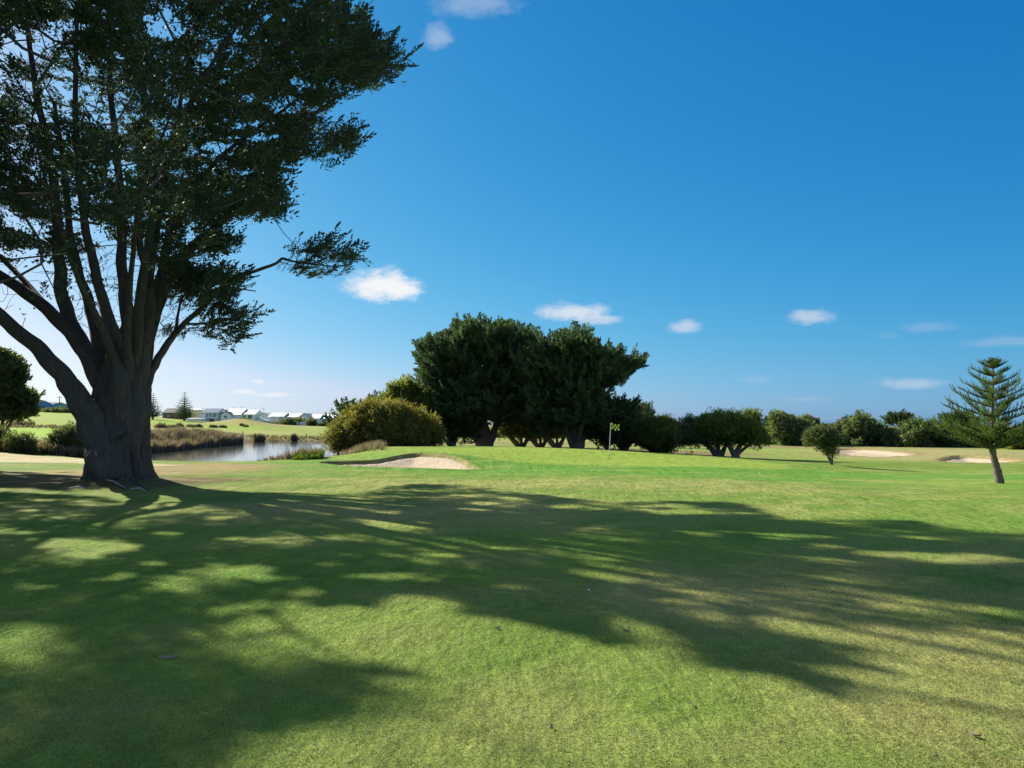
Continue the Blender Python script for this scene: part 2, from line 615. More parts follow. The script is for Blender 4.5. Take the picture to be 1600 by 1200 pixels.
B1 = px_poly([(505, 724, 34.6), (540, 730, 32.6), (600, 732.5, 31.6), (660, 733, 31.3), (738, 735, 31.1), (733, 727, 33.2), (716, 717, 35.8), (690, 711.5, 37.4), (652, 709, 38.7), (622, 712.5, 38.0), (592, 718.5, 36.6), (550, 721.5, 36), (510, 722.5, 35.6)])
B2 = px_poly([(1305, 708, 84), (1330, 712.5, 79), (1370, 714, 77.5), (1424, 712, 79), (1420, 707, 84), (1390, 703, 90), (1350, 700.5, 96), (1312, 700.5, 96)])
B3 = px_poly([(1474, 720, 63), (1500, 723, 61), (1550, 723, 61), (1596, 720, 63.5), (1590, 717, 66), (1540, 712, 72), (1500, 709.5, 75), (1476, 714, 70)])
BUNKERS = [(B1, .07, .30), (B2, .1, .35), (B3, .1, .55)]


def sand_z(x, y, poly, d0, d1):
    ymin, ymax = poly[:, 1].min(), poly[:, 1].max()
    s = np.clip(sdist(x, y, poly), 0, 2.2)
    t = np.clip((y - ymin) / (ymax - ymin), 0, 1)
    return nat(x, y) - (d0 + (d1 - d0) * .35 * t) - .28 * sstep(s, 0, 1.6) + (fbm(x * 2.2, y * 2.2, 3, 3) - .5) * .05


def ground(x, y):
    z = nat(x, y)
    s = sdist(x, y, POND)
    z = np.where(s > -3.5, z * (1 - sstep(s, -3.5, 1.2)) + (WATER - .6) * sstep(s, -3.5, 1.2), z)
    for poly, d0, d1 in BUNKERS:
        s = sdist(x, y, poly)
        near = s > -1.0
        if near.any():
            sz = sand_z(x[near], y[near], poly, d0, d1) - .12
            k = sstep(s[near], -.12, .14)
            z[near] = z[near] * (1 - k) + sz * k
            # grass lip standing a little proud
            z[near] += .05 * np.exp(-((s[near] + .25) / .22) ** 2)
    return z


def G(x, y):
    return float(ground(np.array([[x]], float), np.array([[y]], float))[0, 0])


def lines(*segs):
    out = []
    for a, b, st in segs:
        out.append(np.arange(a, b, st))
    return np.concatenate(out)


def geo_steps(a, b, s0, r):
    v, s = [a], s0
    while abs(v[-1] - a) < abs(b - a):
        v.append(v[-1] + s * (1 if b > a else -1))
        s *= r
    return np.array(v[1:])


gx = np.concatenate([geo_steps(-60, -1500, 1.2, 1.12)[::-1], lines((-60, -14, .8), (-14, -9.5, .3), (-9.5, -1, .11), (-1, 12, .45), (12, 30, .7), (30, 50, .4)), geo_steps(49.8, 1500, .8, 1.12)])
gy = np.concatenate([geo_steps(-4, -80, 1.0, 1.2)[::-1], lines((-4, 24, .45), (24, 30.4, .4), (30.4, 39.6, .11), (39.6, 60, .55), (60, 98, .55), (98, 130, .8)), geo_steps(129.8, 4000, 1.2, 1.07)])
GX, GY = np.meshgrid(gx, gy)
GZ = ground(GX, GY)


def ell(x, y, cx, cy, rx, ry, a=0.0, soft=.25, n=.0, sc_=.6, seed=1):
    ca, sa = math.cos(a), math.sin(a)
    u = ((x - cx) * ca + (y - cy) * sa) / rx
    v = (-(x - cx) * sa + (y - cy) * ca) / ry
    r = np.hypot(u, v) + (fbm(x * sc_, y * sc_, seed, 3) - .5) * n
    return 1 - sstep(r, 1 - soft, 1 + soft)


def turf_colour(x, y):
    x, y = np.asarray(x, float), np.asarray(y, float)
    sh = x.shape
    n1 = fbm(x * .22, y * .45, 21, 4)
    n2 = fbm(x * 1.1, y * 1.3, 31, 4)
    n3 = fbm(x * 4.0, y * 4.0, 41, 3)
    green = np.array([.135, .195, .045])
    lush = np.array([.075, .17, .032])
    dry = np.array([.275, .245, .115])
    straw = np.array([.31, .26, .14])

    def mix(c, d, k):
        return c * (1 - k[..., None]) + np.asarray(d) * k[..., None]
    c = np.broadcast_to(green, sh + (3,)).copy()
    c = mix(c, dry, .38 * sstep(n1 * .6 + n2 * .4, .48, .70))
    c = mix(c, lush, .55 * sstep(1 - (n1 * .4 + n3 * .35 + n2 * .25), .5, .66))
    # drier rough on the right of the foreground
    kr = sstep(x - .28 * (y - 4) + (n2 - .5) * 2.5, .9, 2.8) * (1 - sstep(y, 9, 13))
    c = mix(c, dry, .62 * kr)
    c = mix(c, lush, .75 * kr * sstep(n3 * .5 + fbm(x * 1.9, y * 1.9, 77, 3) * .5, .56, .66))
    c = mix(c, straw, .55 * ell(x, y, 2.2, 7.6, 1.3, 1.6, 0, .5, .8, 1.2, 9))
    c = mix(c, dry, .6 * ell(x, y, -2.5, 15.5, 5, 2.6, 0, .6, 1., .7, 19))
    c = mix(c, dry, .45 * ell(x, y, 2, 22, 9, 2.5, 0, .6, 1., .5, 29))
    # lusher collar and the putting green
    c = mix(c, (.085, .2, .035), .8 * ell(x, y, 8, 33, 22, 7.5, -.18, .3, .5, .3, 2))
    pg = ell(x, y, 5.0, 44.5, 10.5, 9.5, -.35, .06)
    stripes = .5 + .5 * np.sin((x * .8 + y * .6) * 2.4)
    c = mix(c, (.185, .255, .05), pg * .9)
    c = mix(c, (.23, .285, .075), pg * .45 * stripes)
    c = mix(c, (.21, .24, .065), .6 * ell(x, y, 19, 27, 7, 4, -.5, .5, 1.0, .5, 6))
    c = mix(c, (.3, .24, .12), .8 * ell(x, y, 13.5, 29.5, 1.2, .8, 0, .5, .8, 1, 6))
    # behind the bunker
    c = mix(c, (.18, .25, .05), .7 * ell(x, y, -8, 46, 6, 8, 0, .3))
    # far fairways
    far = sstep(y, 56, 66)
    c = mix(c, (.19, .23, .07), far * .8)
    fn = fbm(x * .06, y * .05, 61, 4)
    fs = fbm(x * .03, y * .25, 63, 4)
    c = mix(c, (.28, .235, .125), far * .75 * sstep(fn * .5 + fs * .5, .47, .62))
    lf = sstep(-x - y * .3, 2, 10) * sstep(y, 80, 92)
    c = mix(c, (.2, .27, .045), lf * .7 * (1 - sstep(fs, .5, .62)))
    c = mix(c, (.21, .31, .035), .95 * ell(x, y, -62, 103, 34, 17, 0, .12, .1))
    c = mix(c, (.20, .28, .05), .9 * ell(x, y, -98, 225, 24, 16, 0, .15, .1))
    c = mix(c, (.22, .25, .07), .7 * ell(x, y, -125, 185, 50, 22, 0, .3, .3, .05))
    c = mix(c, (.27, .215, .12), .9 * ell(x, y, -83, 238, 15, 12, 0, .3, .3, .1))
    # pond banks
    sp = sdist(x, y, POND)
    c = mix(c, (.17, .125, .08), .85 * sstep(sp + (n1 - .5) * 3, -7, -1.5) * sstep(y, 50, 60))
    c = mix(c, (.26, .19, .115), .9 * ell(x, y, -13.5, 31.5, 3.8, 5.0, .2, .4, .8, .7, 8))
    # litter below the big cypress and its left side
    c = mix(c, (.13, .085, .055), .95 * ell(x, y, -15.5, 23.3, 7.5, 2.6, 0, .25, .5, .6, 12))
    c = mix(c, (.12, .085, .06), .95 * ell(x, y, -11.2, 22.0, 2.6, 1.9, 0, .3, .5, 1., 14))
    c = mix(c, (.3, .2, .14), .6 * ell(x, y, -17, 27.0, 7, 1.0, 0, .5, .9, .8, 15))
    # sandy track at the left
    pc = sdist(x, y, [(-40, 33), (-25, 34.8), (-18, 34), (-14.6, 32.7), (-14.6, 34), (-18.5, 37.5), (-25, 41.5), (-40, 41)])
    c = mix(c, (.46, .37, .27), sstep(pc + (n2 - .5) * .8, -.3, .4) * .9)
    # litter under the middle trees
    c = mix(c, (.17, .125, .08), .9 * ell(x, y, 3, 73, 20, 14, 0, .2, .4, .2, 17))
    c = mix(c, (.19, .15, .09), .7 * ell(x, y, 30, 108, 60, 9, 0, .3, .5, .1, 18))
    c = mix(c, (.26, .215, .12), .8 * ell(x, y, 47, 78, 16, 16, 0, .4, .4, .1, 20))
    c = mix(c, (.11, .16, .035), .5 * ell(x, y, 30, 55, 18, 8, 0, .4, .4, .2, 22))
    for poly in (B2, B3):
        c = mix(c, (.2, .15, .09), .8 * sstep(sdist(x, y, poly), -1.8, -.3))
    c = mix(c, (.2, .16, .09), .85 * sstep(sdist(x, y, B1), -.35, -.08))
    st = fbm(x * .9, y * 1.6, 231, 4)
    c = mix(c, (.30, .265, .12), .45 * sstep(st, .56, .74) * sstep(y, 9, 16) * (1 - pg) * (1 - sstep(y, 60, 90)))
    c = mix(c, (.085, .165, .035), .5 * sstep(1 - st, .58, .72) * sstep(y, 9, 16) * (1 - pg) * (1 - sstep(y, 60, 90)))
    c *= (1.08 + .36 * n3)[..., None] * np.array([1.02, 1.04, .82])
    return c


def turf_material():
    m, n, l, out = new_mat('turf')
    a = n.new('ShaderNodeAttribute'); a.attribute_name = 'colour'
    g = n.new('ShaderNodeNewGeometry')
    def noise(scale, det, vec=None):
        q = n.new('ShaderNodeTexNoise'); q.inputs['Scale'].default_value = scale; q.inputs['Detail'].default_value = det
        q.inputs['Roughness'].default_value = .7
        l.new(vec or g.outputs['Position'], q.inputs['Vector'])
        return q.outputs['Fac']
    mp = n.new('ShaderNodeMapping'); mp.inputs['Scale'].default_value = (1, .35, 1)
    l.new(g.outputs['Position'], mp.inputs['Vector'])
    fine = noise(55, 6); mid = noise(6, 6); big = noise(.5, 5)
    k = mt('MULTIPLY_ADD', fine, 2.4, -.2, N=n, L=l)
    k = mt('MULTIPLY', k, mt('MULTIPLY_ADD', mid, .95, .53, N=n, L=l), N=n, L=l)
    sc1 = n.new('ShaderNodeVectorMath'); sc1.operation = 'SCALE'
    l.new(a.outputs['Color'], sc1.inputs[0]); l.new(k, sc1.inputs['Scale'])
    # clumps of other grasses
    mr = n.new('ShaderNodeMapRange'); l.new(mid, mr.inputs['Value']); mr.inputs['From Min'].default_value = .52; mr.inputs['From Max'].default_value = .7; mr.inputs['To Max'].default_value = .35
    mx = n.new('ShaderNodeMix'); mx.data_type = 'RGBA'; mx.blend_type = 'MULTIPLY'
    l.new(mr.outputs[0], mx.inputs['Factor']); l.new(sc1.outputs[0], mx.inputs[6]); mx.inputs[7].default_value = (1.5, 1.18, .95, 1)
    b = n.new('ShaderNodeBsdfPrincipled'); b.inputs['Roughness'].default_value = .85
    b.inputs['Specular IOR Level'].default_value = .02
    b.inputs['Sheen Weight'].default_value = 0
    l.new(mx.outputs[2], b.inputs['Base Color'])
    h = mt('ADD', mt('ADD', mt('MULTIPLY', fine, .5, N=n, L=l), mt('MULTIPLY', mid, 1.3, N=n, L=l), N=n, L=l), mt('MULTIPLY', noise(1.6, 4, mp.outputs[0]), 5.0, N=n, L=l), N=n, L=l)
    bp = n.new('ShaderNodeBump'); bp.inputs['Distance'].default_value = .035; bp.inputs['Strength'].default_value = .9
    l.new(h, bp.inputs['Height']); l.new(bp.outputs[0], b.inputs['Normal'])
    l.new(b.outputs[0], out.inputs['Surface'])
    return m


M['turf'] = turf_material()
ny, nx = GX.shape
ii, jj = np.meshgrid(np.arange(ny - 1), np.arange(nx - 1), indexing='ij')
q0 = ii * nx + jj
TF = np.stack([q0, q0 + 1, q0 + nx + 1, q0 + nx], -1).reshape(-1, 4)
TV = np.stack([GX, GY, GZ], -1).reshape(-1, 3)
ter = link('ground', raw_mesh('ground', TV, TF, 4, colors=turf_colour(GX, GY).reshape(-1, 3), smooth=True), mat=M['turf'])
tag(ter, kind='structure')

# sand of the three bunkers
def sand_mat():
    m, n, l, out = new_mat('bunker_sand')
    g = n.new('ShaderNodeNewGeometry')
    def noise(s, d, v=None):
        q = n.new('ShaderNodeTexNoise'); q.inputs['Scale'].default_value = s; q.inputs['Detail'].default_value = d
        l.new(v or g.outputs['Position'], q.inputs['Vector']); return q.outputs['Fac']
    b = n.new('ShaderNodeBsdfPrincipled'); b.inputs['Roughness'].default_value = .95; b.inputs['Specular IOR Level'].default_value = .1
    cr = n.new('ShaderNodeMix'); cr.data_type = 'RGBA'
    l.new(noise(1.3, 6), cr.inputs['Factor']); cr.inputs[6].default_value = (.42, .32, .205, 1); cr.inputs[7].default_value = (.56, .445, .31, 1)
    l.new(cr.outputs[2], b.inputs['Base Color'])
    mp = n.new('ShaderNodeMapping'); mp.inputs['Rotation'].default_value = (0, 0, .6); mp.inputs['Scale'].default_value = (6, .7, 1)
    l.new(g.outputs['Position'], mp.inputs['Vector'])
    h = mt('ADD', noise(1.6, 5, mp.outputs[0]), mt('MULTIPLY', noise(4, 4), .8, N=n, L=l), N=n, L=l)
    bp = n.new('ShaderNodeBump'); bp.inputs['Distance'].default_value = .035
    l.new(h, bp.inputs['Height']); l.new(bp.outputs[0], b.inputs['Normal'])
    l.new(b.outputs[0], out.inputs['Surface'])
    return m


M['sand'] = sand_mat()
for k, (poly, d0, d1) in enumerate(BUNKERS):
    st = (.1, .3, .3)[k]
    X, Y = np.meshgrid(np.arange(poly[:, 0].min() - .3, poly[:, 0].max() + .3, st), np.arange(poly[:, 1].min() - .3, poly[:, 1].max() + .3, st))
    Z = sand_z(X, Y, poly, d0, d1)
    s = sdist(X, Y, poly)
    a, b = X.shape
    ii, jj = np.meshgrid(np.arange(a - 1), np.arange(b - 1), indexing='ij')
    q0 = (ii * b + jj)
    keep = np.minimum(np.minimum(s[:-1, :-1], s[1:, 1:]), np.minimum(s[1:, :-1], s[:-1, 1:])) > -.25
    F = np.stack([q0, q0 + 1, q0 + b + 1, q0 + b], -1)[keep]
    o = link('bunker_sand', raw_mesh('bunker_sand', np.stack([X, Y, Z], -1).reshape(-1, 3), F, 4, smooth=True), mat=M['sand'])
    tag(o, ['pale sand bunker cut into the bank in front of the green', 'far pale sand bunker right of the small lone tree', 'shallow sand bunker behind the leaning pine trunk'][k], kind='structure')

# pond
def water_mat():
    m, n, l, out = new_mat('pond_water')
    g = n.new('ShaderNodeNewGeometry')
    b = n.new('ShaderNodeBsdfPrincipled')
    b.inputs['Base Color'].default_value = (.05, .055, .03, 1); b.inputs['Roughness'].default_value = .08
    b.inputs['IOR'].default_value = 1.33; b.inputs['Specular IOR Level'].default_value = .6
    mp = n.new('ShaderNodeMapping'); mp.inputs['Scale'].default_value = (1, 2.0, 1)
    l.new(g.outputs['Position'], mp.inputs['Vector'])
    q = n.new('ShaderNodeTexNoise'); q.inputs['Scale'].default_value = 2.2; q.inputs['Detail'].default_value = 5
    l.new(mp.outputs[0], q.inputs['Vector'])
    bp = n.new('ShaderNodeBump'); bp.inputs['Distance'].default_value = .0015
    l.new(q.outputs['Fac'], bp.inputs['Height']); l.new(bp.outputs[0], b.inputs['Normal'])
    l.new(b.outputs[0], out.inputs['Surface'])
    return m


me = bpy.data.meshes.new('pond_water')
me.from_pydata([(-44, 38, WATER), (-8, 38, WATER), (-8, 126, WATER), (-44, 126, WATER)], [], [(0, 1, 2, 3)])
tag(link('pond_water', me, mat=water_mat()), kind='structure')


# ------------------------------------------------------------------ foliage
def cypress_spray(rs, n=12, k=4):
    """flattened ascending plume of pointed scale-leaf twigs, unit length along +X"""
    T = []
    for i in range(n):
        t = .08 + .9 * i / (n - 1)
        side = 1 if i % 2 else -1
        L = (.27 * (1 - t) ** .7 + .07) * rs.uniform(.8, 1.25)
        a = math.radians(rs.uniform(28, 50)) * side
        base = np.array([t * .9, 0, .12 * t * t + rs.uniform(-.03, .03)])
        tw = np.array([math.cos(a), math.sin(a), rs.uniform(-.05, .35)])
        for j in range(k):
            u = (j + .3) / k
            p = base + tw * L * u
            d = tw + rs.normal(0, .35, 3) + np.array([.25, 0, .1])
            d /= np.linalg.norm(d)
            l_ = rs.uniform(.07, .13)
            w = np.cross(d, rs.normal(0, 1, 3)); w /= np.linalg.norm(w)
            w *= rs.uniform(.029, .043)
            T.append([p - w, p + w, p + d * l_])
    return np.array(T)


def leaf_ball(rs, n=50, size=.2, wid=.35):
    T = []
    for i in range(n):
        d = rs.normal(0, 1, 3); d /= np.linalg.norm(d)
        p = d * (rs.uniform(.15, 1) ** .6) * .5
        e = d * .6 + rs.normal(0, .7, 3); e /= np.linalg.norm(e)
        w = np.cross(e, rs.normal(0, 1, 3)); w /= np.linalg.norm(w)
        l_ = size * rs.uniform(.7, 1.3)
        T.append([p - w * l_ * wid, p + w * l_ * wid, p + e * l_])
    return np.array(T)


_rs = np.random.RandomState(3)
SPRAYS = [cypress_spray(_rs) for _ in range(5)]
SPRAYS_FAR = [cypress_spray(_rs, 9, 3) for _ in range(4)]
for q in SPRAYS_FAR:
    c_ = q.mean(1, keepdims=True)
    q[:] = c_ + (q - c_) * np.array([2.3])
BALLS = [leaf_ball(_rs) for _ in range(5)]
BALLS_FAR = [leaf_ball(_rs, 34, .34, .3) for _ in range(4)]
FINE = [leaf_ball(_rs, 34, .34, .15) for _ in range(4)]
PLUMES = [cypress_spray(_rs, 12, 3) for _ in range(6)]
for q in PLUMES:
    c_ = q.mean(1, keepdims=True)
    q[:] = c_ + (q - c_) * 1.6


def place_templates(temps, pos, dirs, scl, up=(0, 0, 1), roll=.6, flat=1.0):
    """returns tris (n,3,3) and tint per vertex"""
    n = len(pos)
    X = dirs / (np.linalg.norm(dirs, axis=1)[:, None] + 1e-9)
    U = np.array(up)[None] + RNG.normal(0, roll, (n, 3))
    Yv = np.cross(U, X); Yv /= np.linalg.norm(Yv, axis=1)[:, None] + 1e-9
    Z = np.cross(X, Yv)
    R = np.stack([X, Yv, Z], 1)
    out, tint = [], []
    idx = RNG.integers(0, len(temps), n)
    tn = RNG.random(n)
    for k, T in enumerate(temps):
        s = np.where(idx == k)[0]
        if not len(s):
            continue
        v = np.einsum('tvc,ncd->ntvd', T, R[s]) * scl[s][:, None, None, None] + pos[s][:, None, None]
        out.append(v.reshape(-1, 3, 3))
        tt = tn[s][:, None, None] + RNG.uniform(-.25, .25, (len(s), T.shape[0], 1))
        tint.append(np.broadcast_to(tt, (len(s), T.shape[0], 3)).reshape(-1))
    return np.concatenate(out), np.concatenate(tint)


def tri_obj(name, tris, tint, mat, parent):
    V = tris.reshape(-1, 3)
    F = np.arange(len(V)).reshape(-1, 3)
    return link(name, raw_mesh(name, V, F, 3, tint=tint), parent, mat)


def grow(skel, targets, step=.6, sag=.1, rtip=.008, expo=2.3, rmax=.12, upbias=.35, wob=.07):
    """join every target to the nearest point of the growing skeleton.
    skel (n,3). returns node array, parents, radii (only for grown edges)"""
    nodes = [tuple(p) for p in skel]
    par = [-1] * len(nodes)
    arr = np.zeros((len(nodes) + len(targets) * 14, 3)); arr[:len(nodes)] = skel
    n = len(nodes)
    n0 = n
    parent = np.full(len(arr), -1)
    d0 = np.min(np.linalg.norm(targets[:, None] - np.asarray(skel)[None], axis=2), axis=1)
    order = np.argsort(d0)
    tip = np.zeros(len(targets), int)
    for ti in order:
        t = targets[ti]
        dv = t - arr[:n]
        dist = np.linalg.norm(dv, axis=1)
        # branches climb: dislike nodes above the target
        cost = dist * (1 + upbias * np.clip(-dv[:, 2] / (dist + 1e-6), -.6, 1))
        i = int(np.argmin(cost))
        p0 = arr[i]
        L = dist[i]
        m = int(min(12, max(1, round(L / step))))
        prev = i
        side = RNG.normal(0, wob, 3) * L
        for j in range(1, m + 1):
            u = j / m
            p = p0 + (t - p0) * u + np.array([0, 0, -sag * L * math.sin(math.pi * u)]) + side * math.sin(math.pi * u)
            if j < m:
                p = p + RNG.normal(0, .03, 3) * min(1, L)
            arr[n] = p
            parent[n] = prev
            prev = n
            n += 1
            if n >= len(arr) - 2:
                break
        tip[ti] = prev
    arr, parent = arr[:n], parent[:n]
    a = np.zeros(n)
    haschild = np.zeros(n, bool)
    haschild[parent[parent >= 0]] = True
    rr = np.zeros(n)
    for i in range(n - 1, n0 - 1, -1):
        if a[i] == 0:
            a[i] = rtip ** expo
        else:
            a[i] += (rtip * .25) ** expo
        rr[i] = a[i] ** (1 / expo)
        a[parent[i]] += a[i]
    rr[:n0] = a[:n0] ** (1 / expo)
    rr = np.minimum(rr, rmax)
    return arr, parent, rr, n0, tip


def edges_mesh(arr, parent, rr, n0, sides=5):
    e = np.arange(n0, len(arr))
    p = parent[e]
    A, B = arr[p], arr[e]
    ra = np.where(p < n0, rr[e] * 1.15, np.minimum(rr[p], rr[e] * 1.6)); rb = rr[e]
    D = B - A; Ln = np.linalg.norm(D, axis=1)[:, None] + 1e-9
    D = D / Ln
    ref = np.where(np.abs(D[:, 2:3]) > .9, np.array([[1., 0, 0]]), np.array([[0, 0, 1.]]))
    U = np.cross(D, ref); U /= np.linalg.norm(U, axis=1)[:, None]
    W = np.cross(D, U)
    th = np.linspace(0, 2 * math.pi, sides, endpoint=False)
    ring = np.cos(th)[None, :, None] * U[:, None] + np.sin(th)[None, :, None] * W[:, None]
    B2_ = B + D * rb[:, None] * .5
    V = np.concatenate([A[:, None] + ring * ra[:, None, None], B2_[:, None] + ring * rb[:, None, None]], 1)
    base = (np.arange(len(e)) * 2 * sides)[:, None]
    k = np.arange(sides)[None]
    F = np.stack([base + k, base + (k + 1) % sides, base + sides + (k + 1) % sides, base + sides + k], -1).reshape(-1, 4)
    return V.reshape(-1, 3), F


def lobes_world(lobes, Y):
    out = []
    for lb in lobes:
        px, py, rx, ry = lb[:4]
        dY = lb[4] if len(lb) > 4 else 0
        rd = lb[5] if len(lb) > 5 else rx
        Yc = Y + dY
        c = at(px, py, Yc)
        s = Yc / FPX
        out.append((c, np.array([rx * s, rd * s, ry * s])))
    return out


def sample_lobes(lw, spacing, inner=.45, under=.35):
    """clump centres inside a union of ellipsoids, biased to the outside"""
    pts = []
    for c, r in lw:
        vol = 4 / 3 * math.pi * r.prod()
        area = 4 * math.pi * ((r[0] * r[1]) ** 1.6 / 3 + (r[0] * r[2]) ** 1.6 / 3 + (r[1] * r[2]) ** 1.6 / 3) ** (1 / 1.6)
        n = int(area / spacing ** 2 * 1.6) + 6
        d = RNG.normal(0, 1, (n, 3)); d /= np.linalg.norm(d, axis=1)[:, None]
        keep = (d[:, 2] > -.25) | (RNG.random(n) < under)
        d = d[keep]
        rad = inner + (1 - inner) * RNG.random(len(d)) ** .6
        rad *= 1 + .10 * np.sin(d[:, 0] * 5 + d[:, 2] * 7 + c[0])
        pts.append(np.concatenate([c + d * r * rad[:, None], d], 1))
    return np.concatenate(pts)


def fan_fill(poly, n, Y, thick, foot, spray):
    """clump centres filling a crown whose side view has this outline: flat boughs radiating from the fork"""
    poly = np.array(poly, float)
    lo, hi = poly.min(0), poly.max(0)
    NB = 9
    nb_ = n // NB * 6
    q = lo + RNG.random((nb_, 2)) * (hi - lo)
    cx, hw = (lo[0] + hi[0]) / 2, (hi[0] - lo[0]) / 2
    w = np.sqrt(np.clip(1 - ((q[:, 0] - cx) / hw) ** 2, 0, 1))
    yo = RNG.uniform(-1, 1, len(q)); yo = np.sign(yo) * np.abs(yo) ** .6
    yo = yo * w * thick
    P = np.stack([at(a, b, Y + c) for a, b, c in zip(q[:, 0], q[:, 1], yo)])
    P = P[inpoly(q, poly)]
    key = np.floor(P / np.array([1.15, 1.3, .8])).astype(int)
    _, ui = np.unique(key, axis=0, return_index=True)
    P = P[ui]; RNG.shuffle(P)
    P = P[:n // NB]
    d = P - np.array(foot); d[:, 2] *= .62
    d += RNG.normal(0, .12, d.shape) * np.linalg.norm(d, axis=1)[:, None]
    d /= np.linalg.norm(d, axis=1)[:, None]
    t = np.stack([-d[:, 1], d[:, 0], 0 * d[:, 0]], 1) + RNG.normal(0, .15, d.shape); t /= np.linalg.norm(t, axis=1)[:, None] + 1e-6
    sz = RNG.uniform(.7, 1.35, (len(P), 1))
    u, v = RNG.uniform(-1, 1, (len(P), NB)), RNG.uniform(-1, 1, (len(P), NB))
    v = v * np.sqrt(1 - .85 * u ** 2)
    Q = P[:, None] + (u * 1.15 * sz)[..., None] * d[:, None] + (v * .8 * sz)[..., None] * t[:, None]
    D = d[:, None] + (v * .5)[..., None] * t[:, None] + np.array([0, 0, .22])
    Q, D = Q.reshape(-1, 3), D.reshape(-1, 3)
    D /= np.linalg.norm(D, axis=1)[:, None]
    a_, _ = to_px(Q)
    tip, _ = to_px(Q + D * spray * .62)
    k = inpoly(a_, poly) & (inpoly(tip, poly) | (RNG.random(len(Q)) < .07))
    return Q[k], D[k]


def make_tree(name, label, cat, base, trunks, lobes, Y, foliage, temps, spacing, scale, group=None, bark='farbark', per=3,
              dirmode='out', rtip=.012, rmax=.1, under=.35, mask=None, inner=.45, sides=5, step=.6, roll=.6, jitter=.35, crown='crown', trunk_name='trunk', ragged=.2, outline=None):
    """trunks: list of [(px,py,dY,width_px)...]"""
    root = empty(name, base, label, cat, group)
    skel = []
    for tr in trunks:
        P = np.array([at(p[0], p[1], Y + p[2]) for p in tr])
        R = np.array([p[3] * .5 * (Y + p[2]) / FPX for p in tr])
        S = spline(P, 6)
        RR = np.interp(np.linspace(0, 1, len(S)), np.linspace(0, 1, len(R)), R)
        RR = RR * (1 + .08 * RNG.normal(0, 1, len(RR)))
        if S[0][2] < G(S[0][0], S[0][1]) + .6:      # foot: sink and flare
            S = np.concatenate([[S[0] - np.array([0, 0, .35])], S]); RR = np.concatenate([[RR[0] * 1.5], RR]); RR[1] *= 1.25
        V, F = tube_np(S, RR, 10)
        link(trunk_name, raw_mesh(trunk_name, V, F, 4, smooth=True), root, M[bark])
        skel.append(S[1:])
    skel = np.concatenate(skel)
    lw = lobes_world(lobes, Y)
    if temps is PLUMES:
        lw = [(c, np.maximum(r - .62 * scale, r * .5)) for c, r in lw]
    pd = sample_lobes(lw, spacing, inner, under)
    P, D = pd[:, :3], pd[:, 3:]
    if outline is not None:
        P, D = fan_fill(outline[0], outline[1], Y, outline[2], (base[0], base[1], base[2] + 1.6), scale)
        ragged = 0
    # hollows between the boughs: light and dark masses
    sz = np.median(np.concatenate([l_[1] for l_ in lw]))
    hn = fbm(P[:, 0] * 1.6 / sz + P[:, 2] * .9 / sz + 7, P[:, 1] * 1.2 / sz + P[:, 2] * 1.7 / sz, 7, 3)
    k = (hn > np.quantile(hn, ragged * .55)) | (RNG.random(len(P)) < .12)
    if k.sum() > 12:
        P, D = P[k], D[k]
    gz = ground(P[:, 0].copy(), P[:, 1].copy())
    k = P[:, 2] > gz + .15
    if k.sum() < 6:
        k[:] = True; P[:, 2] = np.maximum(P[:, 2], gz + .1)
    P, D = P[k], D[k]
    arr, par, rr, n0, tip = grow(skel, P, step=step, rtip=rtip, rmax=rmax)
    V, F = edges_mesh(arr, par, rr, n0, 4)
    link('branches', raw_mesh('branches', V, F, 4), root, M['twig'])
    gdir = P - arr[par[tip]]
    gdir /= np.linalg.norm(gdir, axis=1)[:, None] + 1e-6
    pos = np.repeat(P, per, 0) + RNG.normal(0, jitter * scale, (len(P) * per, 3))
    fromc = P - np.array([base[0], base[1], base[2] + .5]); fromc /= np.linalg.norm(fromc, axis=1)[:, None]
    dd = {'out': D * .5 + gdir * .4 + np.array([0, 0, .25]), 'fan': fromc * 1.0 + gdir * .25 + D * .25 + np.array([0, 0, .18]), 'up': D * .3 + np.array([0, 0, 1.])}[dirmode]
    if outline is not None:
        dd = D + gdir * .1
    dirs = np.repeat(dd, per, 0) + RNG.normal(0, .3, (len(pos), 3))
    if temps is SPRAYS or temps is SPRAYS_FAR or temps is PLUMES:
        pos = pos - dirs / np.linalg.norm(dirs, axis=1)[:, None] * scale * .4
    sc_ = scale * RNG.uniform(.7, 1.3, len(pos))
    t, tn = place_templates(temps, pos, dirs, sc_, roll=roll)
    tri_obj(crown, t, tn, M[foliage], root)
    return root


# ================================================================== THE BIG CYPRESS
TY = 22.3
tb = at(190, 757, TY)
big = empty('cypress_tree', (tb[0], tb[1], G(tb[0], tb[1])), 'huge old cypress with fluted many-limbed trunk beside the pond, shading the lawn', 'tree')

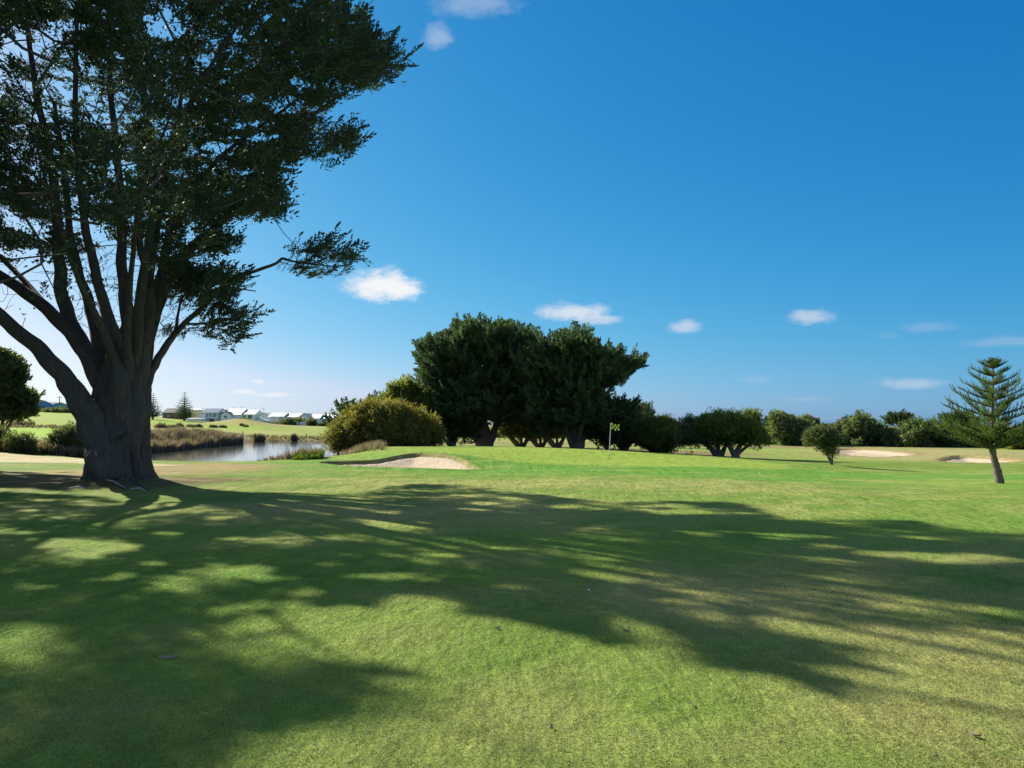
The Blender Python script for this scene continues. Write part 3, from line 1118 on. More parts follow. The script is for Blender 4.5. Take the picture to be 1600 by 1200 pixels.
# trunk: fluted bundle of stems
def big_trunk():
    zs = [(-.35, 1.2, 186), (0, 1.02, 186), (.12, .95, 186), (.35, .86, 185), (.7, .81, 184), (1.2, .80, 183), (1.7, .80, 183), (2.2, .79, 184), (2.8, .72, 187), (3.3, .62, 190), (3.8, .48, 193), (4.3, .32, 195), (4.9, .14, 196), (5.4, .03, 196)]
    Z = np.linspace(-.35, 5.4, 72)
    zz = [a[0] for a in zs]
    R = np.interp(Z, zz, [a[1] for a in zs])
    cxp = np.interp(Z, zz, [a[2] for a in zs])
    n = 128
    th = np.linspace(0, 2 * math.pi, n, endpoint=False)
    Zg, Tg = np.meshgrid(Z, th, indexing='ij')
    ph = Tg + .10 * Zg
    fl = .085 * np.cos(ph * 5 + .6) + .075 * np.cos(ph * 9 + 1.2 + .3 * np.sin(Zg)) + .045 * np.cos(ph * 17 + Zg * .5) + .02 * np.cos(ph * 31 + Zg)
    fl = -np.abs(fl) * 1.75 + .09
    root = np.exp(-np.clip(Zg, 0, 9) * 2.2) * (.16 * np.cos(ph * 7 + .8) + .12 * np.cos(ph * 4 + 2.1))
    rn = (fbm(Tg * 4, Zg * 1.6, 91, 4) - .5) * .16
    Rg = R[:, None] * (1 + fl + root + rn)
    bx = (cxp[:, None] - 800) / FPX * TY
    V = np.stack([bx + Rg * np.cos(Tg), TY + .15 + Rg * np.sin(Tg) * .9, tb[2] - .02 + Zg], -1).reshape(-1, 3)
    m = len(Z)
    i, j = np.meshgrid(np.arange(m - 1), np.arange(n), indexing='ij')
    a, b = i * n + j, i * n + (j + 1) % n
    F = np.stack([a, b, b + n, a + n], -1).reshape(-1, 4)
    link('trunk', raw_mesh('trunk', V, F, 4, smooth=True), big, M['bark'])


big_trunk()
# limbs: (px, py, dY, width px)
LIMBS = [
    [(172, 742, -.5, 46), (158, 700, -.5, 46), (142, 655, -.5, 42), (122, 620, -.5, 38), (97, 585, -.6, 34), (60, 545, -.8, 31), (8, 500, -1.1, 28), (-60, 445, -1.6, 24), (-150, 370, -2.2, 17), (-230, 280, -2.6, 9)],
    [(188, 690, -.3, 42), (174, 640, -.2, 34), (158, 600, .1, 31), (132, 550, .3, 28), (99, 508, .4, 27), (52, 466, .6, 25), (8, 436, .8, 22), (-70, 380, 1.0, 17), (-150, 290, 1.2, 10)],
    [(175, 650, -.2, 38), (160, 600, .6, 34), (140, 560, .9, 32), (112, 510, 1.0, 30), (96, 460, 1.1, 26), (92, 405, 1.1, 24), (88, 340, 1.2, 21), (80, 260, 1.3, 17), (60, 160, 1.5, 13), (45, 60, 1.6, 10), (40, -60, 1.7, 6)],
    [(180, 640, .4, 34), (172, 590, 1.1, 30), (152, 525, 2.2, 26), (138, 470, 3.2, 22), (122, 420, 3.9, 18), (108, 350, 4.6, 15), (100, 260, 5.3, 12), (85, 160, 5.8, 8)],
    [(190, 640, -.4, 34), (190, 590, -.6, 32), (180, 530, -.8, 28), (165, 480, -1.0, 23), (146, 410, -1.3, 19), (130, 330, -1.8, 16), (120, 230, -2.4, 13), (118, 120, -3.0, 10), (122, 0, -3.4, 8), (130, -120, -3.8, 5)],
    [(200, 640, .2, 36), (203, 580, .2, 32), (200, 520, .2, 26), (194, 460, .3, 23), (190, 400, .2, 21), (188, 320, .1, 18), (182, 230, .1, 15), (172, 130, .3, 12), (176, 20, .6, 9), (180, -90, .8, 6)],
    [(212, 650, -.2, 36), (216, 590, -.2, 34), (226, 530, -.3, 32), (234, 490, -.4, 28), (233, 450, -.6, 22), (226, 415, -.9, 17), (219, 380, -1.2, 14), (216, 320, -1.7, 12), (222, 240, -2.4, 9), (236, 150, -3.2, 7)],
    [(212, 640, .5, 36), (222, 570, .9, 32), (236, 510, 1.2, 30), (250, 468, 1.3, 27), (264, 430, 1.3, 24), (290, 396, 1.3, 21), (322, 368, 1.3, 17), (356, 338, 1.3, 14), (396, 302, 1.2, 11), (430, 262, 1.1, 9), (462, 218, 1.0, 8), (492, 178, .9, 6.5), (530, 150, .8, 5), (565, 132, .7, 3)],
    [(236, 500, .6, 26), (248, 440, .9, 20), (262, 380, 1.4, 17), (282, 330, 1.8, 14), (312, 285, 2.0, 12), (345, 245, 2.1, 10), (385, 213, 2.2, 8), (430, 182, 2.3, 6.5), (470, 150, 2.4, 5), (510, 110, 2.5, 4)],
    [(218, 600, .9, 28), (228, 520, 1.9, 24), (232, 440, 3.2, 20), (246, 350, 4.4, 15), (262, 260, 5.2, 12), (280, 170, 5.6, 9), (296, 80, 6.0, 6)],
    [(206, 620, 0, 30), (214, 520, -.7, 24), (232, 380, -1.6, 17), (252, 280, -2.2, 14), (285, 190, -2.8, 11), (325, 110, -3.2, 8), (370, 40, -3.5, 6), (410, -40, -3.8, 4)],
    [(232, 592, .1, 18), (244, 566, .1, 15), (258, 543, .1, 14), (272, 523, .1, 13), (286, 508, .1, 12.5), (318, 478, .1, 11), (348, 448, 0, 10), (378, 431, -.1, 8), (408, 420, -.2, 7), (432, 411, -.2, 6.5), (441, 404, -.2, 6.5), (456, 408, -.2, 5), (482, 412, -.3, 4), (520, 416, -.3, 3), (545, 413, -.3, 2)],
    [(274, 520, .1, 8), (277, 500, .2, 6), (283, 470, .3, 5), (300, 445, .5, 4)],
    [(190, 590, -.5, 22), (158, 510, -1.6, 16), (120, 430, -2.8, 11), (92, 350, -3.8, 8), (60, 240, -4.6, 5), (50, 180, -5, 3)],
    [(200, 590, -.5, 20), (200, 500, -1.6, 15), (208, 400, -2.9, 11), (222, 290, -3.9, 8), (262, 190, -4.7, 5), (270, 120, -5, 3)],
    [(190, 590, .8, 20), (160, 480, 4.2, 14), (140, 400, 7.0, 10), (130, 320, 9.2, 7)],
    [(90, 505, .4, 16), (40, 440, 3, 12), (-20, 380, 5, 9), (-80, 300, 6.5, 6)],
    [(348, 447, 0, 5), (380, 452, .3, 3.2), (400, 455, .4, 2)],
    [(288, 506, .1, 5), (320, 505, .4, 4), (350, 500, .5, 3), (375, 495, .6, 1.6)],
]
skel = []
for k, tr in enumerate(LIMBS):
    if 585 < tr[0][1] < 660:
        a_ = tr[0]
        tr = [(a_[0] * .4 + 190 * .6, a_[1] + 65, a_[2] * .3, a_[3] * .6)] + tr
    P = np.array([at(p[0], p[1], TY + p[2]) for p in tr])
    R = np.array([p[3] * .5 * (TY + p[2]) / FPX * np.interp(p[1], [500, 560, 660], [.70, .76, 1.0]) for p in tr])
    S = spline(P, 7)
    RR = np.interp(np.linspace(0, 1, len(S)), np.linspace(0, 1, len(R)), R)
    ph = RNG.uniform(0, 6)
    wob = np.stack([np.sin(np.arange(len(S)) * .9 + ph), np.cos(np.arange(len(S)) * .7 + ph), 0 * RR], 1) * (RR[:, None] * .12)
    ns = 20 if R.max() > .2 else 10

    def fl(th, ix, ph=ph, RR=RR):
        T_, I_ = np.meshgrid(th, ix)
        return 1 + .10 * np.cos(T_ * 3 + ph + I_ * .05) + .07 * np.cos(T_ * 7 + ph * 2 + I_ * .11) + (fbm(T_ * 2.2, I_ * .5, int(ph * 10), 3) - .5) * .22
    V, F = tube_np(S + wob, RR, ns, fl)
    link('limb', raw_mesh('limb', V, F, 4, smooth=True), big, M['bark'])
    skel.append(S[8 if k < 17 else 1:])
skel = np.concatenate(skel)

# silhouette (photo outline of the crown) and the shape of its shade on the lawn
SIL = [(-400, -900), (520, -900), (505, -200), (490, -60), (482, 0), (505, 12), (540, 28), (562, 50), (595, 62), (602, 82), (612, 95), (606, 122), (580, 138), (548, 134), (528, 146), (508, 160), (500, 180),
       (492, 200), (478, 222), (452, 252), (436, 280), (420, 298), (446, 300), (428, 318), (440, 328), (400, 342), (362, 345), (345, 358), (358, 365), (340, 377), (385, 379), (350, 390), (318, 397),
       (292, 412), (300, 420), (335, 430), (378, 436), (362, 446), (345, 452), (352, 462), (374, 460), (366, 470), (340, 476), (355, 490), (400, 491), (385, 502), (362, 514), (350, 520), (380, 534), (362, 546),
       (325, 528), (312, 510), (322, 495), (300, 480), (280, 478), (262, 500), (252, 530), (246, 512), (250, 455), (262, 420), (215, 440), (205, 480), (150, 500), (120, 520), (90, 530), (60, 520), (0, 470), (-400, 440)]
TUFT = [[(452, 386), (470, 384), (482, 374), (510, 370), (535, 380), (520, 390), (500, 396), (478, 402), (456, 394)],
        [(450, 418), (470, 408), (498, 408), (512, 396), (540, 392), (568, 405), (556, 418), (520, 430), (492, 436), (470, 428)],
        [(486, 250), (500, 225), (540, 200), (553, 208), (545, 225), (505, 248)],
        [(250, 530), (248, 515), (275, 508), (300, 514), (285, 525), (265, 530)]]
HOLES = [(70, 505, 50, 14), (118, 575, 14, 34), (158, 600, 8, 22), (176, 590, 6, 24), (130, 500, 12, 22), (170, 500, 10, 20), (50, 535, 40, 14), (205, 480, 6, 26), (20, 500, 26, 12), (95, 560, 26, 12), (258, 40, 26, 24), (285, 160, 14, 10), (35, 72, 30, 12), (75, 60, 28, 14), (110, 40, 30, 10), (140, 145, 14, 8), (190, 152, 12, 8), (180, 270, 10, 16), (200, 258, 12, 8), (120, 312, 16, 8), (125, 350, 26, 14),
         (150, 372, 20, 12), (150, 405, 18, 16), (175, 430, 20, 16), (30, 350, 26, 8), (60, 360, 16, 10), (45, 400, 20, 10), (65, 425, 14, 10), (85, 430, 10, 14), (30, 450, 34, 14), (325, 95, 14, 12), (372, 60, 10, 6),
         (383, 150, 18, 6), (470, 130, 16, 8), (345, 232, 26, 10), (420, 215, 26, 7), (395, 195, 30, 5), (445, 165, 26, 14), (380, 268, 18, 4), (300, 240, 12, 6), (60, 478, 40, 14), (110, 480, 14, 14), (130, 465, 8, 30), (172, 470, 14, 26), (193, 420, 3, 26), (210, 430, 4, 24), (298, 375, 10, 22)]
SPARSE = [(-50, 400), (230, 400), (240, 540), (-50, 540)]
SHADE = [(-900, 768), (0, 768), (90, 772), (150, 772), (215, 792), (262, 800), (300, 790), (262, 762), (250, 744), (340, 765), (440, 771), (500, 771), (570, 774), (612, 760), (640, 757), (725, 756), (760, 763), (830, 770), (880, 778), (930, 783), (965, 786), (1000, 782), (1150, 785),
         (1210, 803), (1240, 811), (1300, 810), (1420, 813), (1480, 826), (1600, 831), (2400, 850), (2400, 1010), (1600, 987), (1540, 975), (1480, 990), (1420, 984), (1370, 980), (1300, 974), (1262, 968), (1235, 955), (1205, 962), (1215, 985),
         (1300, 1006), (1400, 1030), (1300, 1022), (1370, 1050), (1420, 1072), (1330, 1050), (1270, 1040), (1310, 1075), (1355, 1110), (1290, 1085), (1230, 1058), (1170, 1050), (1110, 1045), (1070, 1015), (1030, 985), (985, 972), (935, 966), (960, 985), (1000, 1008), (950, 1014), (883, 993), (814, 978),
         (768, 970), (722, 955), (705, 935), (660, 932), (615, 930), (590, 950), (540, 945), (490, 955), (430, 962), (380, 960), (345, 985), (400, 1010), (440, 1030), (560, 1030), (640, 1040), (712, 1058), (640, 1062), (560, 1055), (620, 1080), (715, 1088), (640, 1096), (600, 1095), (707, 1115), (600, 1120), (520, 1130), (430, 1150), (350, 1210), (200, 1700), (100, 4000), (-9000, 4000), (-9000, 700)]
SHADE_B = [(-900, 738), (0, 738), (80, 740), (150, 734), (150, 752), (235, 764), (150, 769), (60, 765), (0, 764), (-900, 764)]
SHADE_C = [(-900, 719), (0, 719), (70, 721), (140, 722), (145, 730), (60, 729), (0, 727), (-900, 727)]
LIT = [[(80, 845), (140, 838), (190, 850), (170, 866), (100, 866)], [(300, 892), (360, 885), (410, 892), (470, 900), (440, 909), (330, 905)], [(175, 895), (235, 893), (232, 904), (185, 904)], [(0, 912), (66, 912), (60, 923), (0, 924)],
       [(0, 978), (70, 972), (140, 982), (60, 990), (80, 1002), (0, 1012)], [(415, 925), (480, 915), (480, 930), (420, 936)], [(370, 940), (460, 940), (520, 950), (440, 962), (360, 955)], [(0, 825), (30, 822), (60, 832), (0, 838)],
       [(1010, 800), (1090, 794), (1130, 805), (1040, 806)], [(1150, 830), (1330, 838), (1200, 845)], [(1360, 858), (1500, 866), (1600, 872), (1600, 878), (1450, 880), (1380, 870)], [(1330, 945), (1400, 938), (1440, 950), (1380, 956)], [(1040, 905), (1115, 912), (1120, 920), (1050, 915)], [(1060, 950), (1150, 968), (1120, 975), (1070, 965)],
       [(550, 808), (640, 818), (675, 822), (600, 831), (560, 825)], [(610, 875), (650, 880), (600, 882)], [(610, 888), (700, 900), (640, 902)], [(795, 872), (850, 880), (810, 880)], [(935, 900), (1010, 910), (960, 912)], [(300, 800), (340, 797), (330, 806)], [(350, 840), (395, 838), (380, 845)], [(740, 784), (790, 788), (760, 790)], [(870, 790), (930, 792), (890, 796)]]


def shade_px(P):
    P = np.asarray(P)
    k = (P[:, 2]) / TOSUN[2]
    g = P - TOSUN[None] * k[:, None]
    q, d = to_px(g)
    return q, (d > .5), g


def ok_shade(P, strict=True):
    q, front, g = shade_px(P)
    n_ = (fbm(g[:, 0] * 1.1, g[:, 1] * 1.1, 301, 3) - .5) * .55
    g2 = g + np.stack([n_, n_[::1] * .6, 0 * n_], 1)
    q, _dd = to_px(g2)
    inside = inpoly(q, SHADE) | inpoly(q, SHADE_B) | inpoly(q, SHADE_C) | (~front) | (g[:, 1] < 1.2)
    inside |= (q[:, 0] < -45) | (q[:, 0] > 1650) | (q[:, 1] > 1260)
    # ragged little gaps where the sun comes through
    fk = fbm(g[:, 0] * 1.15 + 3, g[:, 1] * 1.5, 411, 3)
    inside &= ~((fk > .735 - .03 * sstep(g[:, 1], 9, 16)) & (g[:, 1] > 5.5))
    # ground far behind the lawn's shade line counts as out
    nn_ = (fbm(g[:, 0] * 2.3, g[:, 1] * 2.3, 311, 3) - .5) * 1.1
    q3, _dd = to_px(g + np.stack([nn_, nn_ * .5, 0 * nn_], 1))
    for L_ in LIT:
        inside &= ~inpoly(q3, L_)
    return inside


def ok_view(P):
    q, d = to_px(P)
    x, y = q[:, 0], q[:, 1]
    infr = (d > 0) & (x > -25) & (x < 1625) & (y > -25) & (y < 1225)
    m = inpoly(q, SIL)
    for t in TUFT:
        m |= inpoly(q, t)
    u = RNG.random(len(P))
    for (hx, hy, rx, ry) in HOLES:
        ins = ((x - hx) / rx) ** 2 + ((y - hy) / ry) ** 2 < 1
        m &= ~(ins & (u > .06))
    sp = inpoly(q, SPARSE)
    m &= ~(sp & (u > .30))
    return np.where(infr, m, (x < 700) | (d < 0) | (P[:, 2] > 0))


# candidate clumps: flattened plates spread through a wide wind-shaped crown
cen = np.array([tb[0] - 1.5, TY + .5, 10.5])
cand = []
N = 110000
u3 = RNG.normal(0, 1, (N, 3)); u3 /= np.linalg.norm(u3, axis=1)[:, None]
rad = RNG.random(N) ** .42
Pc = cen + u3 * rad[:, None] * np.array([11.5, 11.5, 8.3])
Pc = Pc[Pc[:, 2] > 3.6]
# keep the umbrella shape: low interior is bare wood
hr = np.hypot(Pc[:, 0] - tb[0], Pc[:, 1] - TY)
Pc = Pc[(Pc[:, 2] > 4.6 + (6.5 - hr) * .55) | (RNG.random(len(Pc)) < .10)]
ok = ok_view(Pc) & ok_shade(Pc)
Pc = Pc[ok]
key = np.floor(Pc / np.array([.93, .93, .68])).astype(int)
_, ui = np.unique(key, axis=0, return_index=True)
Pc = Pc[ui]
RNG.shuffle(Pc)
Pc = Pc[:1080]
# every centre becomes a flat bough of foliage lying outward and a little upward
hx = Pc[:, :2] - np.array([tb[0], TY]); hx /= np.linalg.norm(hx, axis=1)[:, None] + 1e-6
hx += RNG.normal(0, .25, hx.shape)
tilt = RNG.uniform(.08, .55, len(Pc))
Fr = np.stack([hx[:, 0], hx[:, 1], tilt], 1); Fr /= np.linalg.norm(Fr, axis=1)[:, None]
Ft = np.stack([-hx[:, 1], hx[:, 0], 0 * tilt], 1); Ft /= np.linalg.norm(Ft, axis=1)[:, None]
NC = 7
uu = RNG.uniform(-1, 1, (len(Pc), NC)); vv = RNG.uniform(-1, 1, (len(Pc), NC)) * np.sqrt(1 - uu ** 2 * .9)
szp = RNG.uniform(.75, 1.3, (len(Pc), 1))
Pn_ = Pc[:, None] + (uu * 1.05 * szp)[..., None] * Fr[:, None] + (vv * .75 * szp)[..., None] * Ft[:, None] + np.concatenate([np.zeros((len(Pc), NC, 2)), RNG.normal(0, .07, (len(Pc), NC, 1))], 2)
Dn_ = Fr[:, None] * .9 + (vv * .55)[..., None] * Ft[:, None] + np.array([0, 0, .08])
Pc, Dc = Pn_.reshape(-1, 3), Dn_.reshape(-1, 3)
k = ok_view(Pc) & ok_shade(Pc)
Pc, Dc = Pc[k], Dc[k]
print('plate clumps', len(Pc))
# extra clumps that draw the photo's right-hand outline and the lone bough
def px_fill(poly, n, y0, y1):
    poly = np.array(poly, float)
    lo, hi = poly.min(0), poly.max(0)
    q = lo + RNG.random((n * 4, 2)) * (hi - lo)
    q = q[inpoly(q, poly)][:n]
    return np.array([at(a, b, TY + RNG.uniform(y0, y1)) for a, b in q])


extra = [px_fill(TUFT[0], 16, -.4, .1), px_fill(TUFT[1], 30, -.7, .3), px_fill(TUFT[2], 26, .6, 1.4), px_fill(TUFT[3], 14, -.3, .5),
         px_fill([(300, 418), (378, 436), (352, 462), (374, 460), (340, 476), (400, 491), (362, 514), (380, 534), (362, 546), (325, 528), (312, 510), (322, 495), (280, 478), (255, 500), (250, 455), (270, 420)], 130, -.6, 1.4),
         px_fill([(420, 298), (446, 300), (428, 318), (440, 328), (400, 342), (362, 345), (300, 360), (300, 310), (360, 280)], 110, -.3, 2.4),
         px_fill([(505, 12), (540, 28), (562, 50), (595, 62), (612, 95), (606, 122), (580, 138), (548, 134), (508, 150), (480, 120), (440, 100), (440, 20)], 230, -.6, 3.2),
         px_fill([(430, 100), (520, 110), (500, 160), (470, 200), (420, 190)], 60, 0, 2.2),
         px_fill([(420, 225), (470, 220), (440, 270), (400, 290), (350, 285), (340, 262)], 60, .4, 1.8),
         px_fill([(300, 385), (345, 378), (385, 379), (350, 390), (300, 402), (280, 400)], 26, .6, 1.6)]
ex_s = np.concatenate([np.full(len(e), (.32, .34, .42, .36, .6, .7, .75, .75, .75, .6)[i]) for i, e in enumerate(extra)])
extra = np.concatenate(extra)
allP = np.concatenate([Pc, extra])
arr, par, rr, n0, tip = grow(skel, allP, step=.55, rtip=.0075, rmax=.11, sag=.05, upbias=.12)
V, F = edges_mesh(arr, par, rr, n0, 5)
link('branches', raw_mesh('branches', V, F, 4), big, M['twig'])
# bare twigs hanging on the lower limbs
tw = []
for _ in range(1700):
    s = skel[RNG.integers(0, len(skel))]
    d = RNG.normal(0, 1, 3); d[2] = abs(d[2]) * .4 - .1; d /= np.linalg.norm(d)
    tw.append(s + d * RNG.uniform(.4, 1.6))
tw = np.array(tw)
qv, _d = to_px(tw)
tw = tw[(tw[:, 2] > 3.2) & inpoly(qv, [(-400, -900), (520, -900), (505, 20), (606, 122), (510, 240), (420, 330), (300, 400), (280, 500), (240, 560), (190, 590), (110, 585), (60, 530), (-300, 300)]) & ok_shade(tw)]
a2, p2, r2, m0, t2 = grow(skel, tw, step=.3, rtip=.005, rmax=.03, sag=.0, upbias=.1, wob=.12)
V, F = edges_mesh(a2, p2, r2, m0, 4)
link('dead_twigs', raw_mesh('dead_twigs', V, F, 4), big, M['twig'])
gd = allP - arr[par[tip]]
gd /= np.linalg.norm(gd, axis=1)[:, None] + 1e-6
outw = allP - np.array([tb[0], TY, 4.0]); outw /= np.linalg.norm(outw, axis=1)[:, None]
base_d = gd * .3 + outw * .7 + np.array([0, 0, .12])
base_d[:len(Dc)] = Dc + gd[:len(Dc)] * .15
per = 3
pos = np.repeat(allP, per, 0) + RNG.normal(0, 1, (len(allP) * per, 3)) * np.array([.22, .22, .07])
dirs = np.repeat(base_d, per, 0) + RNG.normal(0, .26, (len(pos), 3))
pos -= dirs / np.linalg.norm(dirs, axis=1)[:, None] * .22
tris, tint = place_templates(SPRAYS, pos, dirs, RNG.uniform(.75, 1.3, len(pos)) * np.repeat(np.concatenate([np.full(len(Pc), .80), ex_s]), per), roll=.45)
print('big tree clumps', len(allP), 'tris', len(tris))
def carve(tris, tint):
    cc = tris.mean(1)
    k = ok_shade(cc)
    q, d = to_px(cc)
    wx = (fbm(q[:, 0] / 9, q[:, 1] / 9, 501, 3) - .5) * 30
    wy = (fbm(q[:, 0] / 9, q[:, 1] / 9, 521, 3) - .5) * 24
    x, y = q[:, 0] + wx, q[:, 1] + wy
    u = RNG.random(len(cc))
    for (hx, hy, rx, ry) in HOLES:
        k &= ~((((x - hx) / rx) ** 2 + ((y - hy) / ry) ** 2 < 1.1) & (u > .10))
    # pin-holes all through the leaf masses
    pn = fbm(q[:, 0] / 13, q[:, 1] / 9, 541, 3)
    k &= ~((pn > .715) & (u > .15) & (q[:, 1] < 560))
    return tris[k], tint.reshape(-1, 3)[k].reshape(-1)


tris, tint = carve(tris, tint)
print('kept', len(tris))
tri_obj('crown', tris, tint, M['cypress'], big)

# roots lying over the litter, pale slivers as sunlight on the trunk's left
for k, (a, b, c) in enumerate([((150, 752), (120, 763), (92, 768)), ((205, 758), (235, 766), (262, 776)), ((180, 760), (200, 766), (226, 770))]):
    pts = []
    for (px, py) in (a, b, c):
        Yg = (EYE - tb[2] + .0) * FPX / (py - HOR)
        x = xat(px, Yg)
        pts.append((x, Yg, G(x, Yg) + .02))
    mb = MB(); S = spline(pts, 6); mb.tube(S - np.array([0, 0, .075]), np.linspace(.10, .03, len(S)), 8); mb.build('root', M['bark'], big, True)
for (x0, y0, x1, y1) in [(133, 715, 142, 703), (131, 712, 134, 706), (151, 712, 149, 705)]:  # pale pieces standing in for shards of sunlight on the bark
    a, b = at(x0, y0, TY - 1.02), at(x1, y1, TY - .98)
    mb = MB(); mb.tube([a, (a + b) / 2 + np.array([.01, -.02, 0]), b], [.006, .016, .004], 5); o = mb.build('sun_sliver', M['deadwood'], big)

# ================================================================== NEIGHBOUR BEYOND THE LEFT EDGE OF THE FRAME
# (only its shade and the tips of its boughs reach the picture)
def neighbour(nb, cz, rad, label, nmax):
  nb = np.array(nb); nbz = G(*nb)
  side = empty('cypress_tree', (nb[0], nb[1], nbz), label, 'tree')
  N = 16000
  u3 = RNG.normal(0, 1, (N, 3)); u3 /= np.linalg.norm(u3, axis=1)[:, None]
  Pn = np.array([nb[0], nb[1], cz]) + u3 * (RNG.random(N) ** .45)[:, None] * np.array(rad)
  Pn = Pn[Pn[:, 2] > 3.4]
  qv, dv = to_px(Pn)
  Pn = Pn[((qv[:, 0] < -30) | (dv < 0)) & ok_shade(Pn)]
  pl = fbm(Pn[:, 0] * .5 + Pn[:, 2] * .8, Pn[:, 1] * .5, 171, 3)
  Pn = Pn[pl > .42]
  key = np.floor(Pn / .8).astype(int)
  _, ui = np.unique(key, axis=0, return_index=True)
  Pn = Pn[ui][:nmax]
  sk = []
  for k in range(6):
      a = k * 1.05
      P = np.array([(nb[0], nb[1], nbz - .3), (nb[0] + .3 * math.cos(a), nb[1] + .3 * math.sin(a), nbz + 2), (nb[0] + 2 * math.cos(a), nb[1] + 2 * math.sin(a), 6), (nb[0] + 3.6 * math.cos(a), nb[1] + 3.6 * math.sin(a), 11)])
      S = spline(P, 6); V, F = tube_np(S, np.linspace(.45, .08, len(S)), 12)
      link('limb' if k else 'trunk', raw_mesh('limb', V, F, 4, smooth=True), side, M['bark'])
      sk.append(S[6:])
  sk = np.concatenate(sk)
  arr, par, rr, n0, tip = grow(sk, Pn, step=.9, rtip=.012)
  V, F = edges_mesh(arr, par, rr, n0, 4)
  link('branches', raw_mesh('branches', V, F, 4), side, M['twig'])
  pos = np.repeat(Pn, 2, 0) + RNG.normal(0, .3, (len(Pn) * 2, 3))
  dirs = pos - np.array([nb[0], nb[1], 4]) + RNG.normal(0, 2, pos.shape)
  tris, tint = place_templates(SPRAYS_FAR, pos, dirs, RNG.uniform(1.0, 1.7, len(pos)))
  tris, tint = carve(tris, tint)
  tri_obj('crown', tris, tint, M['cypress'], side)



neighbour((-23.0, 19.0), 9.0, (7.0, 8.5, 6.5), 'second tall cypress standing left of the huge old one, its shade reaching the lawn corner', 1400)
neighbour((-29.0, 34.5), 8.5, (6.5, 6.0, 5.5), 'third cypress farther back beyond the left edge, shading the bare litter by the trunk', 800)


# ================================================================== MIDDLE TREES
def base_at(px, Y):
    x = xat(px, Y)
    return (x, Y, G(x, Y))


# left to right
make_tree('cypress_tree', 'low dark feathery cypress peeping out at the far left behind the golden shrub', 'tree', base_at(560, 74), [[(560, 694, 0, 7), (560, 660, 0, 5), (556, 645, 0, 3)]],
          [(545, 652, 26, 20), (590, 640, 26, 18), (530, 668, 14, 20)], 74, 'cypress_far', PLUMES, .7, 1.4, dirmode='fan', group='cypress trees in the middle clump', ragged=.4)
make_tree('olive_tree', 'olive green bushy tree between the golden shrub and the biggest clump cypress', 'tree', base_at(640, 69), [[(640, 696, 0, 9), (645, 670, 0, 7), (640, 640, 0, 4)], [(640, 690, 0, 6), (665, 660, 0, 5), (680, 640, 0, 3)]],
          [(632, 622, 24, 26), (650, 640, 34, 24), (610, 640, 20, 20), (672, 640, 30, 30), (640, 668, 40, 26)], 69, 'olive', FINE, .5, .8, under=.6)
make_tree('golden_shrub', 'large domed golden yellow shrub left of the tall cypresses', 'shrub', base_at(600, 62), [[(590, 698, 1, 9), (575, 670, 1, 7), (560, 645, 1, 4)], [(605, 698, 1, 9), (615, 670, 1, 7), (620, 640, 1, 4)], [(620, 698, 1, 8), (650, 670, 1, 5)]],
          [(600, 664, 50, 30, 0, 50), (562, 671, 34, 26, 0, 40), (548, 684, 30, 15, 0, 34), (640, 670, 42, 25, 0, 44), (600, 684, 58, 15, 0, 50), (655, 684, 34, 14, 0, 30), (534, 689, 16, 9, -1, 20), (585, 650, 28, 15), (618, 648, 20, 12), (570, 658, 16, 12)],
          62, 'yellow', FINE, .56, .78, under=.8, per=3, inner=.6)
make_tree('cypress_tree', 'dark leaning cypress with sweeping low boughs just right of the golden shrub', 'tree', base_at(703, 70),
          [[(706, 697, 0, 10), (700, 680, 0, 8), (690, 660, 0, 5), (680, 640, 0, 3)], [(708, 697, 0, 8), (715, 675, 0, 6), (722, 650, 0, 4)], [(704, 697, 0, 7), (690, 682, -1, 4), (672, 668, -1, 3)]],
          [(690, 650, 40, 30), (705, 670, 34, 20), (672, 668, 26, 20), (720, 650, 34, 34), (730, 672, 24, 18)], 70, 'cypress_far', PLUMES, .7, 1.4, dirmode='fan', group='cypress trees in the middle clump', ragged=.4)
CYP = dict(dirmode='fan', group='cypress trees in the middle clump', roll=.5, per=3, under=.45, inner=.4, ragged=.5, jitter=.22)
make_tree('cypress_tree', 'tallest dark spreading cypress at the left of the middle clump', 'tree', base_at(757, 71),
          [[(758, 700, 0, 26), (756, 680, 0, 22), (752, 650, 0, 15), (745, 600, 0, 9), (740, 550, 0, 4)], [(750, 700, 0, 12), (738, 670, 0, 10), (715, 625, -1, 7), (690, 580, -1, 4), (668, 545, -1, 2)],
           [(764, 698, 0, 13), (775, 665, 0, 10), (790, 620, 0, 7), (805, 570, 0, 4), (812, 530, 0, 2)], [(752, 690, .5, 10), (735, 650, 2, 7), (715, 600, 3, 4)]],
          [(745, 560, 70, 40, 0, 66), (718, 570, 54, 42, 0, 60), (688, 570, 34, 32, 0, 40), (695, 605, 40, 40, -1, 50), (790, 575, 50, 46, 0, 60), (760, 605, 70, 46, -1, 70), (720, 640, 44, 30, -2, 40), (785, 640, 46, 34, 0, 50), (674, 556, 18, 14), (800, 541, 34, 18), (742, 538, 46, 16), (712, 545, 26, 18)],
          71, 'cypress_far', PLUMES, .68, 1.15, outline=([(640, 533), (667, 526), (682, 518), (699, 515), (706, 503), (745, 501), (771, 503), (814, 506), (832, 520), (838, 560), (834, 620), (812, 645), (790, 660), (757, 655), (732, 662), (712, 655), (690, 642), (668, 617), (652, 600), (643, 584), (656, 577), (643, 556), (652, 545)], 2700, 5.0), **CYP)
